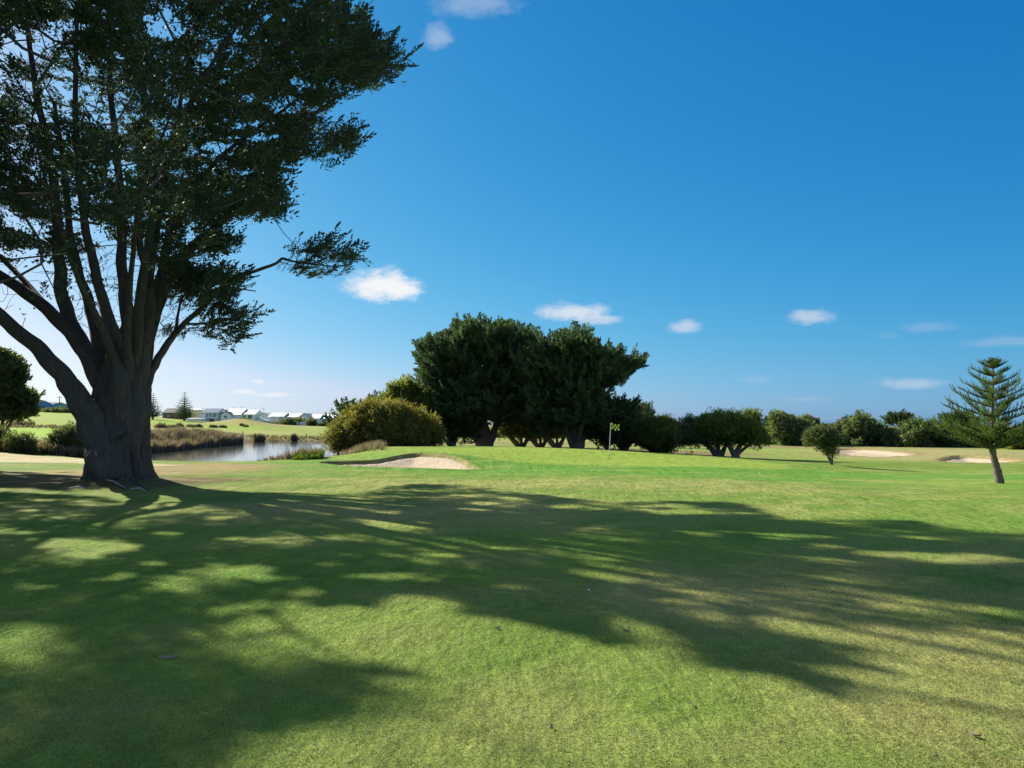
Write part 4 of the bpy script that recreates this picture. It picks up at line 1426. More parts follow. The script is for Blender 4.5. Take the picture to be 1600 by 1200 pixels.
make_tree('cypress_tree', 'broad dark cypress right of the tallest one, reaching out to the right', 'tree', base_at(902, 68),
          [[(902, 705, 0, 20), (900, 680, 0, 17), (897, 640, 0, 12), (892, 590, 0, 7), (885, 545, 0, 3)], [(906, 705, 0, 12), (915, 670, 0, 9), (935, 635, 0, 6), (960, 600, 0, 4), (995, 572, 0, 2)],
           [(897, 704, 0, 10), (880, 660, 0, 8), (862, 610, 0, 5), (850, 560, 0, 3)], [(903, 690, -.5, 9), (915, 640, -2, 6), (930, 580, -3, 3)]],
          [(880, 568, 48, 34, 0, 56), (846, 580, 40, 42, 0, 46), (838, 612, 34, 36, 0, 40), (915, 576, 46, 32, 0, 54), (950, 583, 36, 20, 0, 34), (985, 572, 24, 9, 0, 14), (930, 605, 30, 26, 0, 40), (890, 615, 56, 44, -1, 56), (875, 650, 44, 34, 0, 46), (915, 650, 40, 30, -1, 44), (900, 546, 26, 12), (930, 558, 22, 12)],
          68, 'cypress_far', PLUMES, .68, 1.15, outline=([(800, 508), (825, 514), (850, 522), (872, 520), (900, 518), (920, 522), (932, 536), (962, 550), (990, 557), (1012, 560), (1007, 567), (988, 578), (960, 600), (943, 612), (955, 640), (948, 665), (920, 668), (900, 655), (878, 664), (845, 672), (820, 665), (812, 600)], 2350, 4.6), **CYP)
make_tree('cypress_tree', 'low dark cypress behind the flag with flat layered boughs', 'tree', base_at(948, 70),
          [[(948, 704, 0, 11), (946, 685, 0, 9), (940, 660, 0, 6), (950, 640, 0, 3)], [(948, 700, 0, 8), (936, 684, 0, 6), (922, 672, 0, 3)], [(949, 700, 0, 7), (965, 670, 0, 5), (985, 640, 0, 3)]],
          [(950, 640, 36, 18), (975, 650, 30, 20), (940, 660, 40, 22), (988, 634, 18, 8), (960, 672, 34, 16)], 70, 'cypress_far', PLUMES, .7, 1.1, outline=([(905, 640), (930, 622), (960, 618), (985, 630), (1006, 626), (992, 640), (985, 655), (990, 675), (965, 690), (935, 690), (905, 680)], 760, 3.0), **CYP)
make_tree('tea_tree', 'squat dark tree on forked trunks just right of the flag', 'tree', base_at(975, 71),
          [[(974, 703, 0, 12), (966, 690, 0, 8), (955, 678, 0, 5)], [(976, 703, 0, 12), (986, 688, 0, 8), (996, 674, 0, 4)]],
          [(975, 668, 30, 22), (993, 672, 18, 20), (958, 675, 20, 16)], 71, 'dull', BALLS_FAR, .5, .8, under=.5)
make_tree('cypress_tree', 'small far cypress top above the gap between flag tree and round shrub', 'tree', base_at(1000, 95),
          [[(1000, 692, 0, 5), (1000, 665, 0, 4), (1002, 645, 0, 2)]], [(1000, 646, 14, 8), (985, 660, 16, 12), (1008, 655, 10, 8)], 95, 'cypress_far', SPRAYS_FAR, .6, 1.0, dirmode='fan')
for (px, Y, s, lab) in [(812, 78, 1.0, 'short tree on a leaning trunk in the shade right of the tallest cypress'), (842, 80, .9, 'thin multi stemmed tree in shade between the two big cypresses'), (868, 82, 1.0, 'far shaded tree beside the broad cypress trunk')]:
    make_tree('tea_tree', lab, 'tree', base_at(px, Y),
              [[(px + 2, 701, 0, 10 * s), (px - 10, 688, 0, 8 * s), (px - 20, 676, 0, 4)], [(px + 4, 701, 0, 8 * s), (px + 12, 686, 0, 6 * s), (px + 18, 672, 0, 4)], [(px + 3, 700, 0, 6), (px + 2, 680, 0, 4)]],
              [(px, 660, 26, 16), (px - 14, 668, 20, 14), (px + 16, 668, 18, 12), (px, 640, 20, 16)], Y, 'mid' if px == 812 else 'dull', BALLS_FAR, .6, .8, group='shaded trees in the middle clump', under=.3)
make_tree('round_shrub', 'rounded olive topped shrub tree right of the flag on a stout dark stem', 'tree', base_at(1025, 68),
          [[(1028, 709, 0, 18), (1026, 696, 0, 14), (1022, 682, 0, 8)], [(1022, 708, 0, 9), (1010, 696, 0, 6), (1002, 684, 0, 3)], [(1030, 708, 0, 9), (1042, 694, 0, 6), (1050, 682, 0, 3)]],
          [(1028, 678, 36, 20, 0, 34), (1012, 680, 24, 16), (1046, 680, 20, 17), (1028, 668, 28, 13), (1030, 694, 18, 10)], 68, 'olive', FINE, .44, .62, under=.9, per=3, inner=.55)
make_tree('bushy_tree', 'grey green bushy tree with splayed trunks, left of the domed pair', 'tree', base_at(1124, 61),
          [[(1122, 714, 0, 12), (1112, 702, 0, 8), (1100, 690, 0, 5)], [(1124, 714, 0, 10), (1121, 698, 0, 7), (1118, 685, 0, 4)], [(1126, 714, 0, 9), (1132, 700, 0, 6), (1138, 688, 0, 4)]],
          [(1090, 680, 22, 13), (1110, 674, 28, 15), (1082, 668, 12, 11), (1076, 687, 10, 8), (1130, 676, 22, 12)], 61, 'dull', FINE, .46, .68, under=.6, per=3, group='domed trees right of the green')
make_tree('bushy_tree', 'larger domed tree with golden green top and forked trunk right of the round shrub', 'tree', base_at(1148, 60),
          [[(1150, 717, 0, 14), (1145, 706, 0, 9), (1137, 694, 0, 5)], [(1150, 716, 0, 11), (1154, 700, 0, 8), (1166, 686, 0, 5)], [(1149, 712, 0, 7), (1168, 697, 0, 5), (1180, 690, 0, 3)]],
          [(1130, 667, 36, 17, 0, 36), (1155, 668, 28, 18, 0, 34), (1170, 664, 18, 15), (1180, 681, 13, 11), (1150, 677, 34, 11), (1112, 662, 16, 8)], 60, 'olive', FINE, .46, .68, under=.6, per=3, group='domed trees right of the green', inner=.55)
lt = base_at(1298, 45)
make_tree('young_tree', 'small lone cone shaped tree on thin stems in front of the far bunker', 'tree', lt,
          [[(1299, 726, 0, 4), (1296, 714, 0, 3), (1288, 700, 0, 2)], [(1300, 726, 0, 3.5), (1301, 712, 0, 2.5), (1306, 698, 0, 1.5)], [(1298, 726, 0, 2.5), (1292, 712, 0, 1.8), (1282, 704, 0, 1.2)]],
          [(1275, 684, 15, 8, 0, 14), (1292, 680, 17, 8, 0, 15), (1303, 687, 9, 8), (1288, 694, 12, 8), (1296, 704, 6, 6), (1283, 678, 10, 5)], 45, 'dull', FINE, .25, .4, under=.7, per=2, rtip=.006)

# background row right
ROW = [(1215, 662, 16, 14, 128, 'cypress_far', 'dark flat topped cypress at the left end of the far right row'), (1228, 668, 20, 22, 118, 'mid', 'bright green full tree at the left of the far row'), (1250, 672, 22, 20, 119, 'mid', 'green tree with rounded head second in the far row'),
       (1268, 672, 20, 18, 124, 'dull', 'dark rounded tree behind the small lone tree'), (1205, 685, 12, 11, 122, 'olive', 'low brownish bush at the row\'s left end'),
       (1295, 676, 18, 14, 126, 'dull', 'dull green tree filling the gap behind the small lone tree'), (1315, 674, 16, 15, 125, 'dull', 'narrow headed tree right above the small lone tree'), (1342, 672, 22, 22, 118, 'mid', 'lit green tree with stepped crown above the far bunker'),
       (1362, 676, 20, 20, 120, 'mid', 'round green tree right of the stepped one above the bunker'), (1384, 680, 20, 18, 121, 'dull', 'dark shaded tree near the right end of the far bunker'), (1400, 686, 12, 13, 116, 'dull', 'small grey green bush below the flat topped pair'),
       (1425, 676, 20, 20, 112, 'mid', 'leafy green tree left of the norfolk pine\'s low boughs'), (1450, 678, 22, 20, 113, 'dull', 'green tree partly behind the norfolk pine\'s left boughs'), (1478, 682, 24, 18, 113, 'mid', 'broad dark green tree directly behind the norfolk pine\'s lower boughs'),
       (1510, 684, 26, 16, 114, 'dull', 'shaded bushy tree behind the norfolk pine trunk'), (1545, 686, 26, 14, 114, 'olive', 'olive bushy tree seen under the norfolk pine boughs'), (1580, 688, 22, 13, 105, 'dull', 'dull bush right of the norfolk pine trunk'), (1606, 692, 22, 14, 98, 'yellow', 'yellow green bush at the right edge')]
for (px, py, rx, ry, Y, mt_, lab) in ROW:
    nm = 'bush' if 'bush' in lab and 'tree' not in lab else 'tree'
    zb = G(xat(px, Y), Y)
    pb = to_px([(xat(px, Y), Y, zb)])[0][0][1]
    lob = [(px, py + 2, rx * .7, ry * .7)]
    rs = np.random.RandomState(px)
    for q in range(5):
        lob.append((px + rs.uniform(-.75, .75) * rx, py + rs.uniform(-.5, .7) * ry, rx * rs.uniform(.4, .6), ry * rs.uniform(.25, .65), rs.uniform(-2, 1)))
    lob.append((px, (py + pb) / 2 + 3, rx * .85, max(6, (pb - py) / 2), -.5))
    make_tree(nm, lab, nm, (xat(px, Y), Y, zb), [[(px, pb, 0, 5), (px - 2, (pb + py) / 2, 0, 4), (px - 3, py, 0, 2)], [(px + 1, pb, 0, 4), (px + 6, (pb + py) / 2, 0, 3)]],
              lob, Y, mt_, SPRAYS_FAR if mt_ == 'cypress_far' else BALLS_FAR, .85, 1.2, group='trees of the far right row', under=.6, rtip=.02, per=2, ragged=.7)
make_tree('flat_cypress', 'small flat topped cypress on a bare stem above the far right row', 'tree', base_at(1405, 150), [[(1407, 692, 0, 4), (1407, 672, 0, 3), (1405, 660, 0, 2)], [(1407, 680, 0, 2), (1414, 668, 0, 1.5)]],
          [(1400, 656, 13, 5), (1412, 658, 12, 5), (1393, 657, 7, 3)], 150, 'cypress_far', SPRAYS_FAR, .8, 1.3, dirmode='fan', under=.2)
make_tree('flat_cypress', 'wide flat cypress head above the trees just left of the norfolk pine', 'tree', base_at(1495, 140), [[(1495, 690, 0, 5), (1495, 665, 0, 3)]],
          [(1495, 655, 18, 6), (1512, 660, 12, 6)], 140, 'cypress_far', SPRAYS_FAR, .8, 1.3, dirmode='fan', under=.2)
# far trees seen below the crowns and at the horizon
for k, (px, py, rx, ry, Y) in enumerate([(640, 684, 30, 8, 150), (820, 682, 34, 9, 160), (880, 684, 30, 8, 165), (760, 684, 30, 8, 158), (990, 684, 30, 9, 150), (1060, 682, 26, 8, 160), (1190, 682, 16, 8, 170), (940, 684, 30, 8, 158), (700, 684, 34, 8, 155)]):
    zb = G(xat(px, Y), Y); pb = to_px([(xat(px, Y), Y, zb)])[0][0][1]
    make_tree('far_bush', ['low far bush glimpsed under the crown at the golden shrub\'s right', 'low far bush beneath the gap between the two tall cypresses', 'low far bush left of the broad cypress trunk', 'low far bush right of the tallest cypress trunk', 'low far bush between flag tree and round shrub', 'low far bush between the round shrub and the domed pair', 'low far bush right of the domed pair', 'low far bush just left of the golf flag', 'low far bush left of the tallest cypress trunk'][k], 'bush', (xat(px, Y), Y, zb), [[(px, pb, 0, 4), (px, py, 0, 2)]],
              [(px, py, rx, ry), (px - rx * .5, py + 1, rx * .5, ry), (px + rx * .5, py - 2, rx * .5, ry)], Y, 'olive', BALLS_FAR, 1.1, 1.5, group='low far bushes beyond the middle clump', under=.6, rtip=.02, per=2)

# left edge trees and pond-side shrubs
make_tree('pine_tree', 'upper dark tree at the left edge with bare twigs at its tip', 'tree', base_at(-15, 60), [[(-15, 690, 0, 12), (-14, 640, 0, 9), (-10, 600, 0, 6), (-5, 575, 0, 3)]],
          [(-10, 572, 30, 20, 0, 30), (5, 585, 24, 16), (-25, 600, 34, 24), (12, 598, 14, 7)], 60, 'dull', SPRAYS_FAR, .42, .85, per=4, under=.7)
make_tree('bushy_tree', 'low dark tree with green lit top at the left edge below the taller one', 'tree', base_at(0, 62), [[(2, 692, 0, 8), (4, 660, 0, 5), (8, 630, 0, 3)], [(0, 690, 0, 6), (20, 655, 0, 4), (35, 630, 0, 2)]],
          [(5, 622, 30, 16, 0, 30), (28, 628, 20, 13), (-15, 630, 34, 20), (15, 638, 30, 8), (38, 634, 12, 7)], 62, 'dull', SPRAYS_FAR, .40, .85, per=4, under=.8)
for (px, py, rx, ry, Y, mt_, lab) in [(110, 690, 26, 20, 45, 'dull', 'grey green waterside shrub touching the left of the big trunk'), (32, 694, 16, 12, 43, 'dull', 'small grey green shrub between the track and the pond'), (-4, 690, 14, 18, 44, 'dull', 'dark shrub at the left edge beside the red post')]:
    make_tree('shrub', lab, 'shrub', base_at(px, Y), [[(px, py + ry, 0, 4), (px - 4, py, 0, 2)], [(px, py + ry, 0, 4), (px + 6, py, 0, 2)]],
              [(px, py, rx, ry * .9), (px - rx * .5, py + 4, rx * .5, ry * .6), (px + rx * .5, py + 5, rx * .5, ry * .6), (px, py + ry * .5, rx * .9, ry * .5)], Y, mt_, FINE, .3, .45, per=3, under=.9, rtip=.006, group='shrubs on the near pond bank')


# ------------------------------------------------------------------ Norfolk pines
def norfolk(name, label, base, axis, tiers, scale_leaf, mat='pine', group=None, nb=7, comb=26, wtrunk=.3, dens=1.0, phase=.0, width=.028):
    """axis: list of world points of the trunk; tiers: (fraction up the trunk, length m, rise, count)"""
    root = empty(name, base, label, 'tree', group)
    S = spline(axis, 10)
    R = np.interp(np.linspace(0, 1, len(S)), [0, .15, .6, 1], [wtrunk * .55, wtrunk * .45, wtrunk * .22, .015])
    V, F = tube_np(S, R * (1 + .07 * RNG.normal(0, 1, len(R))), 12)
    link('trunk', raw_mesh('trunk', V, F, 4, smooth=True), root, M['farbark'])
    pos, dr, scl = [], [], []
    bv, bf, off = [], [], 0
    for ti, (f, L, rise, cnt) in enumerate(tiers):
        c = S[int(f * (len(S) - 1))]
        for b in range(cnt):
            a = 2 * math.pi * (b + .5 * (ti % 2)) / cnt + RNG.uniform(-.16, .16) + phase
            l_ = L * RNG.uniform(.85, 1.1)
            h = np.array([math.cos(a), math.sin(a), 0])
            perp = np.array([-h[1], h[0], 0])
            u = np.linspace(0, 1, 9)
            P = c + h[None] * (u * l_)[:, None] + np.array([0, 0, 1])[None] * (l_ * (rise * .45 * u + rise * .55 * u ** 2))[:, None] + perp[None] * (RNG.uniform(-.06, .06) * l_ * u ** 2)[:, None]
            Vv, Ff = tube_np(P, np.linspace(.028 * wtrunk * 3, .006, 9), 5)
            bv.append(Vv); bf.append(Ff + off); off += len(Vv)
            n = int(comb * dens * (.4 + .6 * l_ / max(t[1] for t in tiers)))
            t = np.linspace(.1, 1, n)
            for tt in t:
                p = np.array([np.interp(tt, u, P[:, i]) for i in range(3)])
                for sd in (-1, 1):
                    k = (math.sin(math.pi * min(1, tt * .9 + .08)) ** .6) * .34 * l_ * (1.05 - tt * .55) * .62
                    d = perp * sd * .75 + h * .55 + np.array([0, 0, .42 + RNG.uniform(-.1, .2)])
                    pos.append(p); dr.append(d + RNG.normal(0, .12, 3)); scl.append((min(k * 2.5 + .08, .20 + .09 * (ti < 4)) if wtrunk < .5 else max(k * 2.5, .24 * l_ ** .3)) * (1.15 - .5 * tt) * RNG.uniform(.8, 1.15))
                if RNG.random() < .6:
                    pos.append(p); dr.append(h * .4 + np.array([0, 0, .8]) + RNG.normal(0, .2, 3)); scl.append(.3 * l_ ** .5 * scale_leaf)
    link('boughs', raw_mesh('boughs', np.concatenate(bv), np.concatenate(bf), 4), root, M['farbark'])
    # rope-like branchlets: thin fingers of overlapping needles
    temps = []
    rs = np.random.RandomState(5)
    for q in range(4):
        T = []
        for i in range(14):
            t = (i + .5) / 14
            for s in (0, 1):
                p = np.array([t, 0, .10 * t * t])
                aa = rs.uniform(0, 6.28)
                d = np.array([.75, math.cos(aa) * .8, math.sin(aa) * .8]); d /= np.linalg.norm(d)
                w = np.cross(d, rs.normal(0, 1, 3)); w /= np.linalg.norm(w); w *= width
                T.append([p - w, p + w, p + d * .15 * (1.1 - .5 * t)])
        temps.append(np.array(T))
    tris, tint = place_templates(temps, np.array(pos), np.array(dr), np.array(scl), roll=.2)
    tri_obj('crown', tris, tint, M[mat], root)
    return root


NY = 26.0
nbse = base_at(1562, NY)
ax = [at(1563, 756, NY) - np.array([0, 0, .1]), at(1558, 735, NY), at(1551, 705, NY), at(1550, 670, NY), at(1551, 620, NY), at(1552, 562, NY)]
ax = [np.array(p) for p in ax]
tiers = []
# fractions counted along the six-knot axis (each knot interval is .2)
for (py, Lp, rise, cnt) in [(700, 88, .38, 7), (693, 84, .42, 7), (685, 74, .40, 6), (677, 58, .42, 6)]:
    f = np.interp(-py, [-756, -735, -705, -670, -620, -562], [0, .2, .4, .6, .8, 1])
    tiers.append((f, Lp * NY / FPX, rise, cnt))
for (py, Lp, rise, cnt) in [(657, 84, .38, 6), (646, 76, .44, 6), (634, 66, .44, 6), (622, 57, .46, 6), (610, 48, .46, 5), (599, 39, .46, 5), (588, 30, .5, 5), (579, 21, .5, 5), (571, 13, .6, 5), (564, 7, 1.0, 4)]:
    f = np.interp(-py, [-756, -735, -705, -670, -620, -562], [0, .2, .4, .6, .8, 1])
    tiers.append((f, Lp * NY / FPX * .93, rise, cnt))
norfolk('norfolk_pine', 'young norfolk pine with tiered boughs on a leaning trunk at the right', nbse, ax, tiers, .8, wtrunk=.30, comb=26, width=.055)
for (px, top, bot, w, Y, lab) in [(240, 614, 658, 17, 240, 'far norfolk pine just right of the big trunk'), (289, 612, 660, 20, 245, 'far norfolk pine standing left of the white houses')]:
    b = base_at(px, Y)
    zt = at(px, top, Y)[2]
    ax = [(b[0], b[1], b[2] - .1 + (zt - b[2]) * t) for t in (0, .2, .4, .6, .8, 1)]
    tr = [(.12 + .86 * i / 11, w * Y / FPX * (1 - i / 12.0) ** .85 * 1.05, .22, 6) for i in range(12)]
    norfolk('norfolk_pine', lab, b, [np.array(p) for p in ax], tr, 1.0, mat='cypress_far', group='far norfolk pines', comb=5, wtrunk=.7, width=.10)


# ------------------------------------------------------------------ reeds, weeds (uncountable ground cover)
def blades(name, label, P, H, mat, wid=.02, lean=.35, group=None, fan=1, kind='stuff', cat=None):
    n = len(P)
    P = np.repeat(P, fan, 0); H = np.repeat(H, fan, 0); n = len(P)
    P = P + np.concatenate([RNG.normal(0, .05, (n, 2)), np.zeros((n, 1))], 1)
    a = RNG.uniform(0, 2 * math.pi, n)
    h = H * RNG.uniform(.6, 1.1, n)
    L = RNG.normal(0, lean, n) * h
    tip = P + np.stack([np.cos(a) * L, np.sin(a) * L, h], 1)
    mid = P + np.stack([np.cos(a) * L * .3, np.sin(a) * L * .3, h * .55], 1)
    w = np.stack([np.cos(a + 1.57), np.sin(a + 1.57), 0 * a], 1) * (wid * RNG.uniform(.6, 1.3, n))[:, None]
    V = np.stack([P - w, P + w, mid + w * .8, mid - w * .8, tip], 1)
    b = np.arange(n)[:, None] * 5
    F = np.concatenate([b + np.array([[0, 1, 2]]), b + np.array([[0, 2, 3]]), b + np.array([[3, 2, 4]])], 1).reshape(-1, 3)
    tint = np.repeat(RNG.random(n), 5)
    o = link(name, raw_mesh(name, V.reshape(-1, 3), F, 3, tint=tint), mat=M[mat])
    tag(o, label, cat, group, kind)
    return o


def strip_points(poly, n):
    lo, hi = np.min(poly, 0), np.max(poly, 0)
    q = lo + RNG.random((n * 6, 2)) * (hi - lo)
    q = q[inpoly(q, poly)][:n]
    return np.concatenate([q, ground(q[:, 0].copy(), q[:, 1].copy())[:, None]], 1)


rp = [(-32.2, 62), (-31.6, 68), (-34.2, 85), (-36.2, 104), (-38.5, 106), (-38.8, 90), (-37.5, 74), (-37, 62)]
P = strip_points(rp, 7500)
H = .4 + 1.4 * fbm(P[:, 0] * .6, P[:, 1] * .35, 55, 3) + .35 * sstep(P[:, 1], 80, 95)
P[:, 2] = np.maximum(P[:, 2], WATER - .05)
blades('reeds', 'dense grey brown rushes along the far left pond bank', P, H, 'reed', wid=.05, lean=.38, fan=3, cat='reeds')
P = strip_points([(-24, 44.5), (-16, 44.0), (-11.0, 44.2), (-7.5, 46), (-9.5, 56), (-12.5, 62), (-12.8, 50), (-13.5, 45.5), (-20, 46), (-24, 46)], 700)
P = P[(P[:, 0] > -14.5)]
blades('reeds', 'short greyish rushes and weeds on the near right pond bank', P, np.full(len(P), .55), 'reed', wid=.02, lean=.45, fan=4, cat='reeds')
q = [base_at(px, Y) for px in np.linspace(405, 505, 60) for Y in RNG.uniform(39.5, 43, 6)]
P = np.array(q); P = P[RNG.random(len(P)) < .8]
blades('reeds', 'low purplish brown rushes at the pond edge near the bunker', P, np.interp(P[:, 0] / P[:, 1] * FPX + 800, [400, 440, 470, 510], [.12, .45, .65, .5]), 'reed', wid=.02, lean=.5, fan=7, cat='reeds')
q = np.array([base_at(px, Y) for px in np.linspace(462, 505, 50) for Y in RNG.uniform(38.6, 40.5, 6)])
blades('weeds', 'bright green leafy weeds at the pond corner', q, RNG.uniform(.12, .5, len(q)) * (.4 + fbm(q[:, 0] * 1.3, q[:, 1], 5, 2)), 'weed', wid=.03, lean=.9, fan=5, cat='weeds')
q = np.array([base_at(px, Y) for px in np.linspace(496, 534, 60) ** 1.0 for Y in RNG.uniform(52.0, 60, 5)])
blades('reeds', 'brown dead scrub at the foot of the golden shrub', q, RNG.uniform(.1, .75, len(q)) * np.interp(q[:, 0] / q[:, 1] * FPX + 800, [494, 505, 522, 536], [.6, 1, .8, .1]) * (.5 + 1.0 * fbm(q[:, 0] * 1.2, q[:, 1] * .8, 8, 2)), 'reed', wid=.03, lean=.9, fan=5, cat='scrub')
P = strip_points([(-29, 43.5), (-22.8, 43.5), (-23.5, 47), (-30, 48)], 1300)
blades('reeds', 'greyish low scrub behind the track left of the big trunk', P, np.full(len(P), .75), 'reed', wid=.03, lean=.6, fan=4, cat='scrub')
q = np.array([base_at(px, Y) for px in np.linspace(22, 55, 30) for Y in RNG.uniform(128, 132, 4)])
blades('reeds', 'thin line of rushes across the far left fairway', q, np.full(len(q), .9), 'reed', wid=.08, lean=.4, fan=5, cat='reeds')
P = strip_points([(-95, 121), (-36, 121), (-22, 127), (-22, 131), (-60, 130), (-95, 126)], 1200)
blades('rough_grass', 'rough brown grass on the far bank of the pond', P, np.full(len(P), .5), 'reed', wid=.07, lean=.6, fan=3, cat='grass')
for k, (px, py, rx, ry, Y) in enumerate([(252, 668, 9, 4.2, 160), (270, 668, 6, 1.8, 162), (279, 668, 7, 4.0, 164), (297, 669, 5, 2.0, 168), (310, 669, 4, 1.6, 170), (333, 670, 5, 1.8, 172), (348, 671, 5, 1.5, 175), (378, 667, 2.2, 3.0, 225), (384, 668, 4, 2, 222), (459, 684, 3.2, 3.4, 122), (405, 684, 8, 4, 118), (90, 645, 24, 6, 300), (55, 645, 22, 5, 300), (20, 645, 24, 5, 300), (135, 647, 14, 5, 300),
                                         (452, 661, 11, 6, 270), (487, 661, 6, 6, 275), (383, 658, 8, 4, 280), (508, 664, 9, 3, 275), (425, 664, 14, 2.5, 285)]):
    zb = G(xat(px, Y), Y); pb = to_px([(xat(px, Y), Y, zb)])[0][0][1]
    place = ['rounded sedge tussock beside the big trunk on the far fairway', 'small dark tussock right of the first rounded one', 'second rounded tussock on the far fairway', 'low tussock right of the second rounded one', 'tiny tussock in the far row', 'low dark tussock before the mound', 'flat dark tussock at the foot of the mound', 'stumpy dark bush on the tan mound', 'flat bush right of the stump bush on the mound', 'dark round bush on the far pond bank', 'dark tuft ending the reed bed', 'dark hedge below the blue shed', 'dark hedge left of the blue shed', 'dark hedge at the far left edge', 'dark hedge below the teal shed',
             'round green garden tree in front of the white terraces', 'tall green garden tree by the right terraces', 'green garden bush by the small outbuilding', 'dark garden hedge at the right terraces', 'low brownish garden hedge beside the outbuilding'][k]
    make_tree('bush' if k > 6 else 'tussock', place, 'bush' if k > 6 else 'tussock', (xat(px, Y), Y, zb), [[(px, pb, 0, 1.5), (px, min(py, pb - 1.5), 0, 1)]],
              [(px, py, rx, ry), (px - rx * .4, py + ry * .3, rx * .5, ry * .7), (px + rx * .4, py + ry * .2, rx * .5, ry * .7), (px, (py + pb) / 2, rx * .9, max(1.2, (pb - py) / 2))], Y,
              'reed' if k < 11 and k not in (7, 8) else ('mid' if k in (15, 17) else 'dull'), BALLS_FAR, max(.3, min(.9, ry * Y / FPX * .8)), max(.45, min(1.3, ry * Y / FPX * 1.1)), under=.8, rtip=.015, per=1 if Y > 200 else 2, group='tussocks on the far fairway' if k < 7 else None)
# palm-like garden tree
pb_ = base_at(468, 262)
pal = empty('cabbage_tree', pb_, 'spiky headed garden tree on a short trunk before the terraces', 'tree')
mb = MB(); mb.tube([(pb_[0], pb_[1], pb_[2] - .1), (pb_[0] + .1, pb_[1], pb_[2] + 1.2)], [.35, .28], 8); mb.build('trunk', M['farbark'], pal)
pos = np.repeat(np.array([[pb_[0] + .1, pb_[1], pb_[2] + 1.3]]), 44, 0)
dr = RNG.normal(0, 1, (44, 3)); dr[:, 2] = np.abs(dr[:, 2]) * .8 + .1
T_ = [np.array([[[0, -.06, 0], [0, .06, 0], [.6, -.1, .0]], [[0, .06, 0], [.6, .1, 0], [.6, -.1, 0]], [[.6, -.1, 0], [.6, .1, 0], [1, 0, -.1]]])]
tr_, tn_ = place_templates(T_, pos, dr, np.full(44, 2.3))
tri_obj('crown', tr_, tn_, M['dull'], pal)


# ------------------------------------------------------------------ houses
def box_part(root, name, x0, x1, y0, y1, z0, z1, mat, label=None):
    mb = MB(); mb.box(x0, x1, y0, y1, z0, z1)
    o = mb.build(name, M[mat], root)
    if label: o['label'] = label
    return o


def window(root, x0, x1, z0, z1, y, frame='white'):
    w = min(.09, (x1 - x0) * .12)
    mb = MB()
    for (a, b, c, d) in [(x0, x1, z0, z0 + w), (x0, x1, z1 - w, z1), (x0, x0 + w, z0 + w, z1 - w), (x1 - w, x1, z0 + w, z1 - w), ((x0 + x1) / 2 - w / 2, (x0 + x1) / 2 + w / 2, z0 + w, z1 - w)]:
        mb.box(a, b, y - .06, y + .02, c, d)
    f = mb.build('window', M[frame], root)
    mb = MB(); mb.box(x0 + w * .5, x1 - w * .5, y - .02, y + .03, z0 + w * .5, z1 - w * .5)
    g = mb.build('pane', M['glass'], None); g.parent = f
    g.location = (0, 0, 0)
    return f


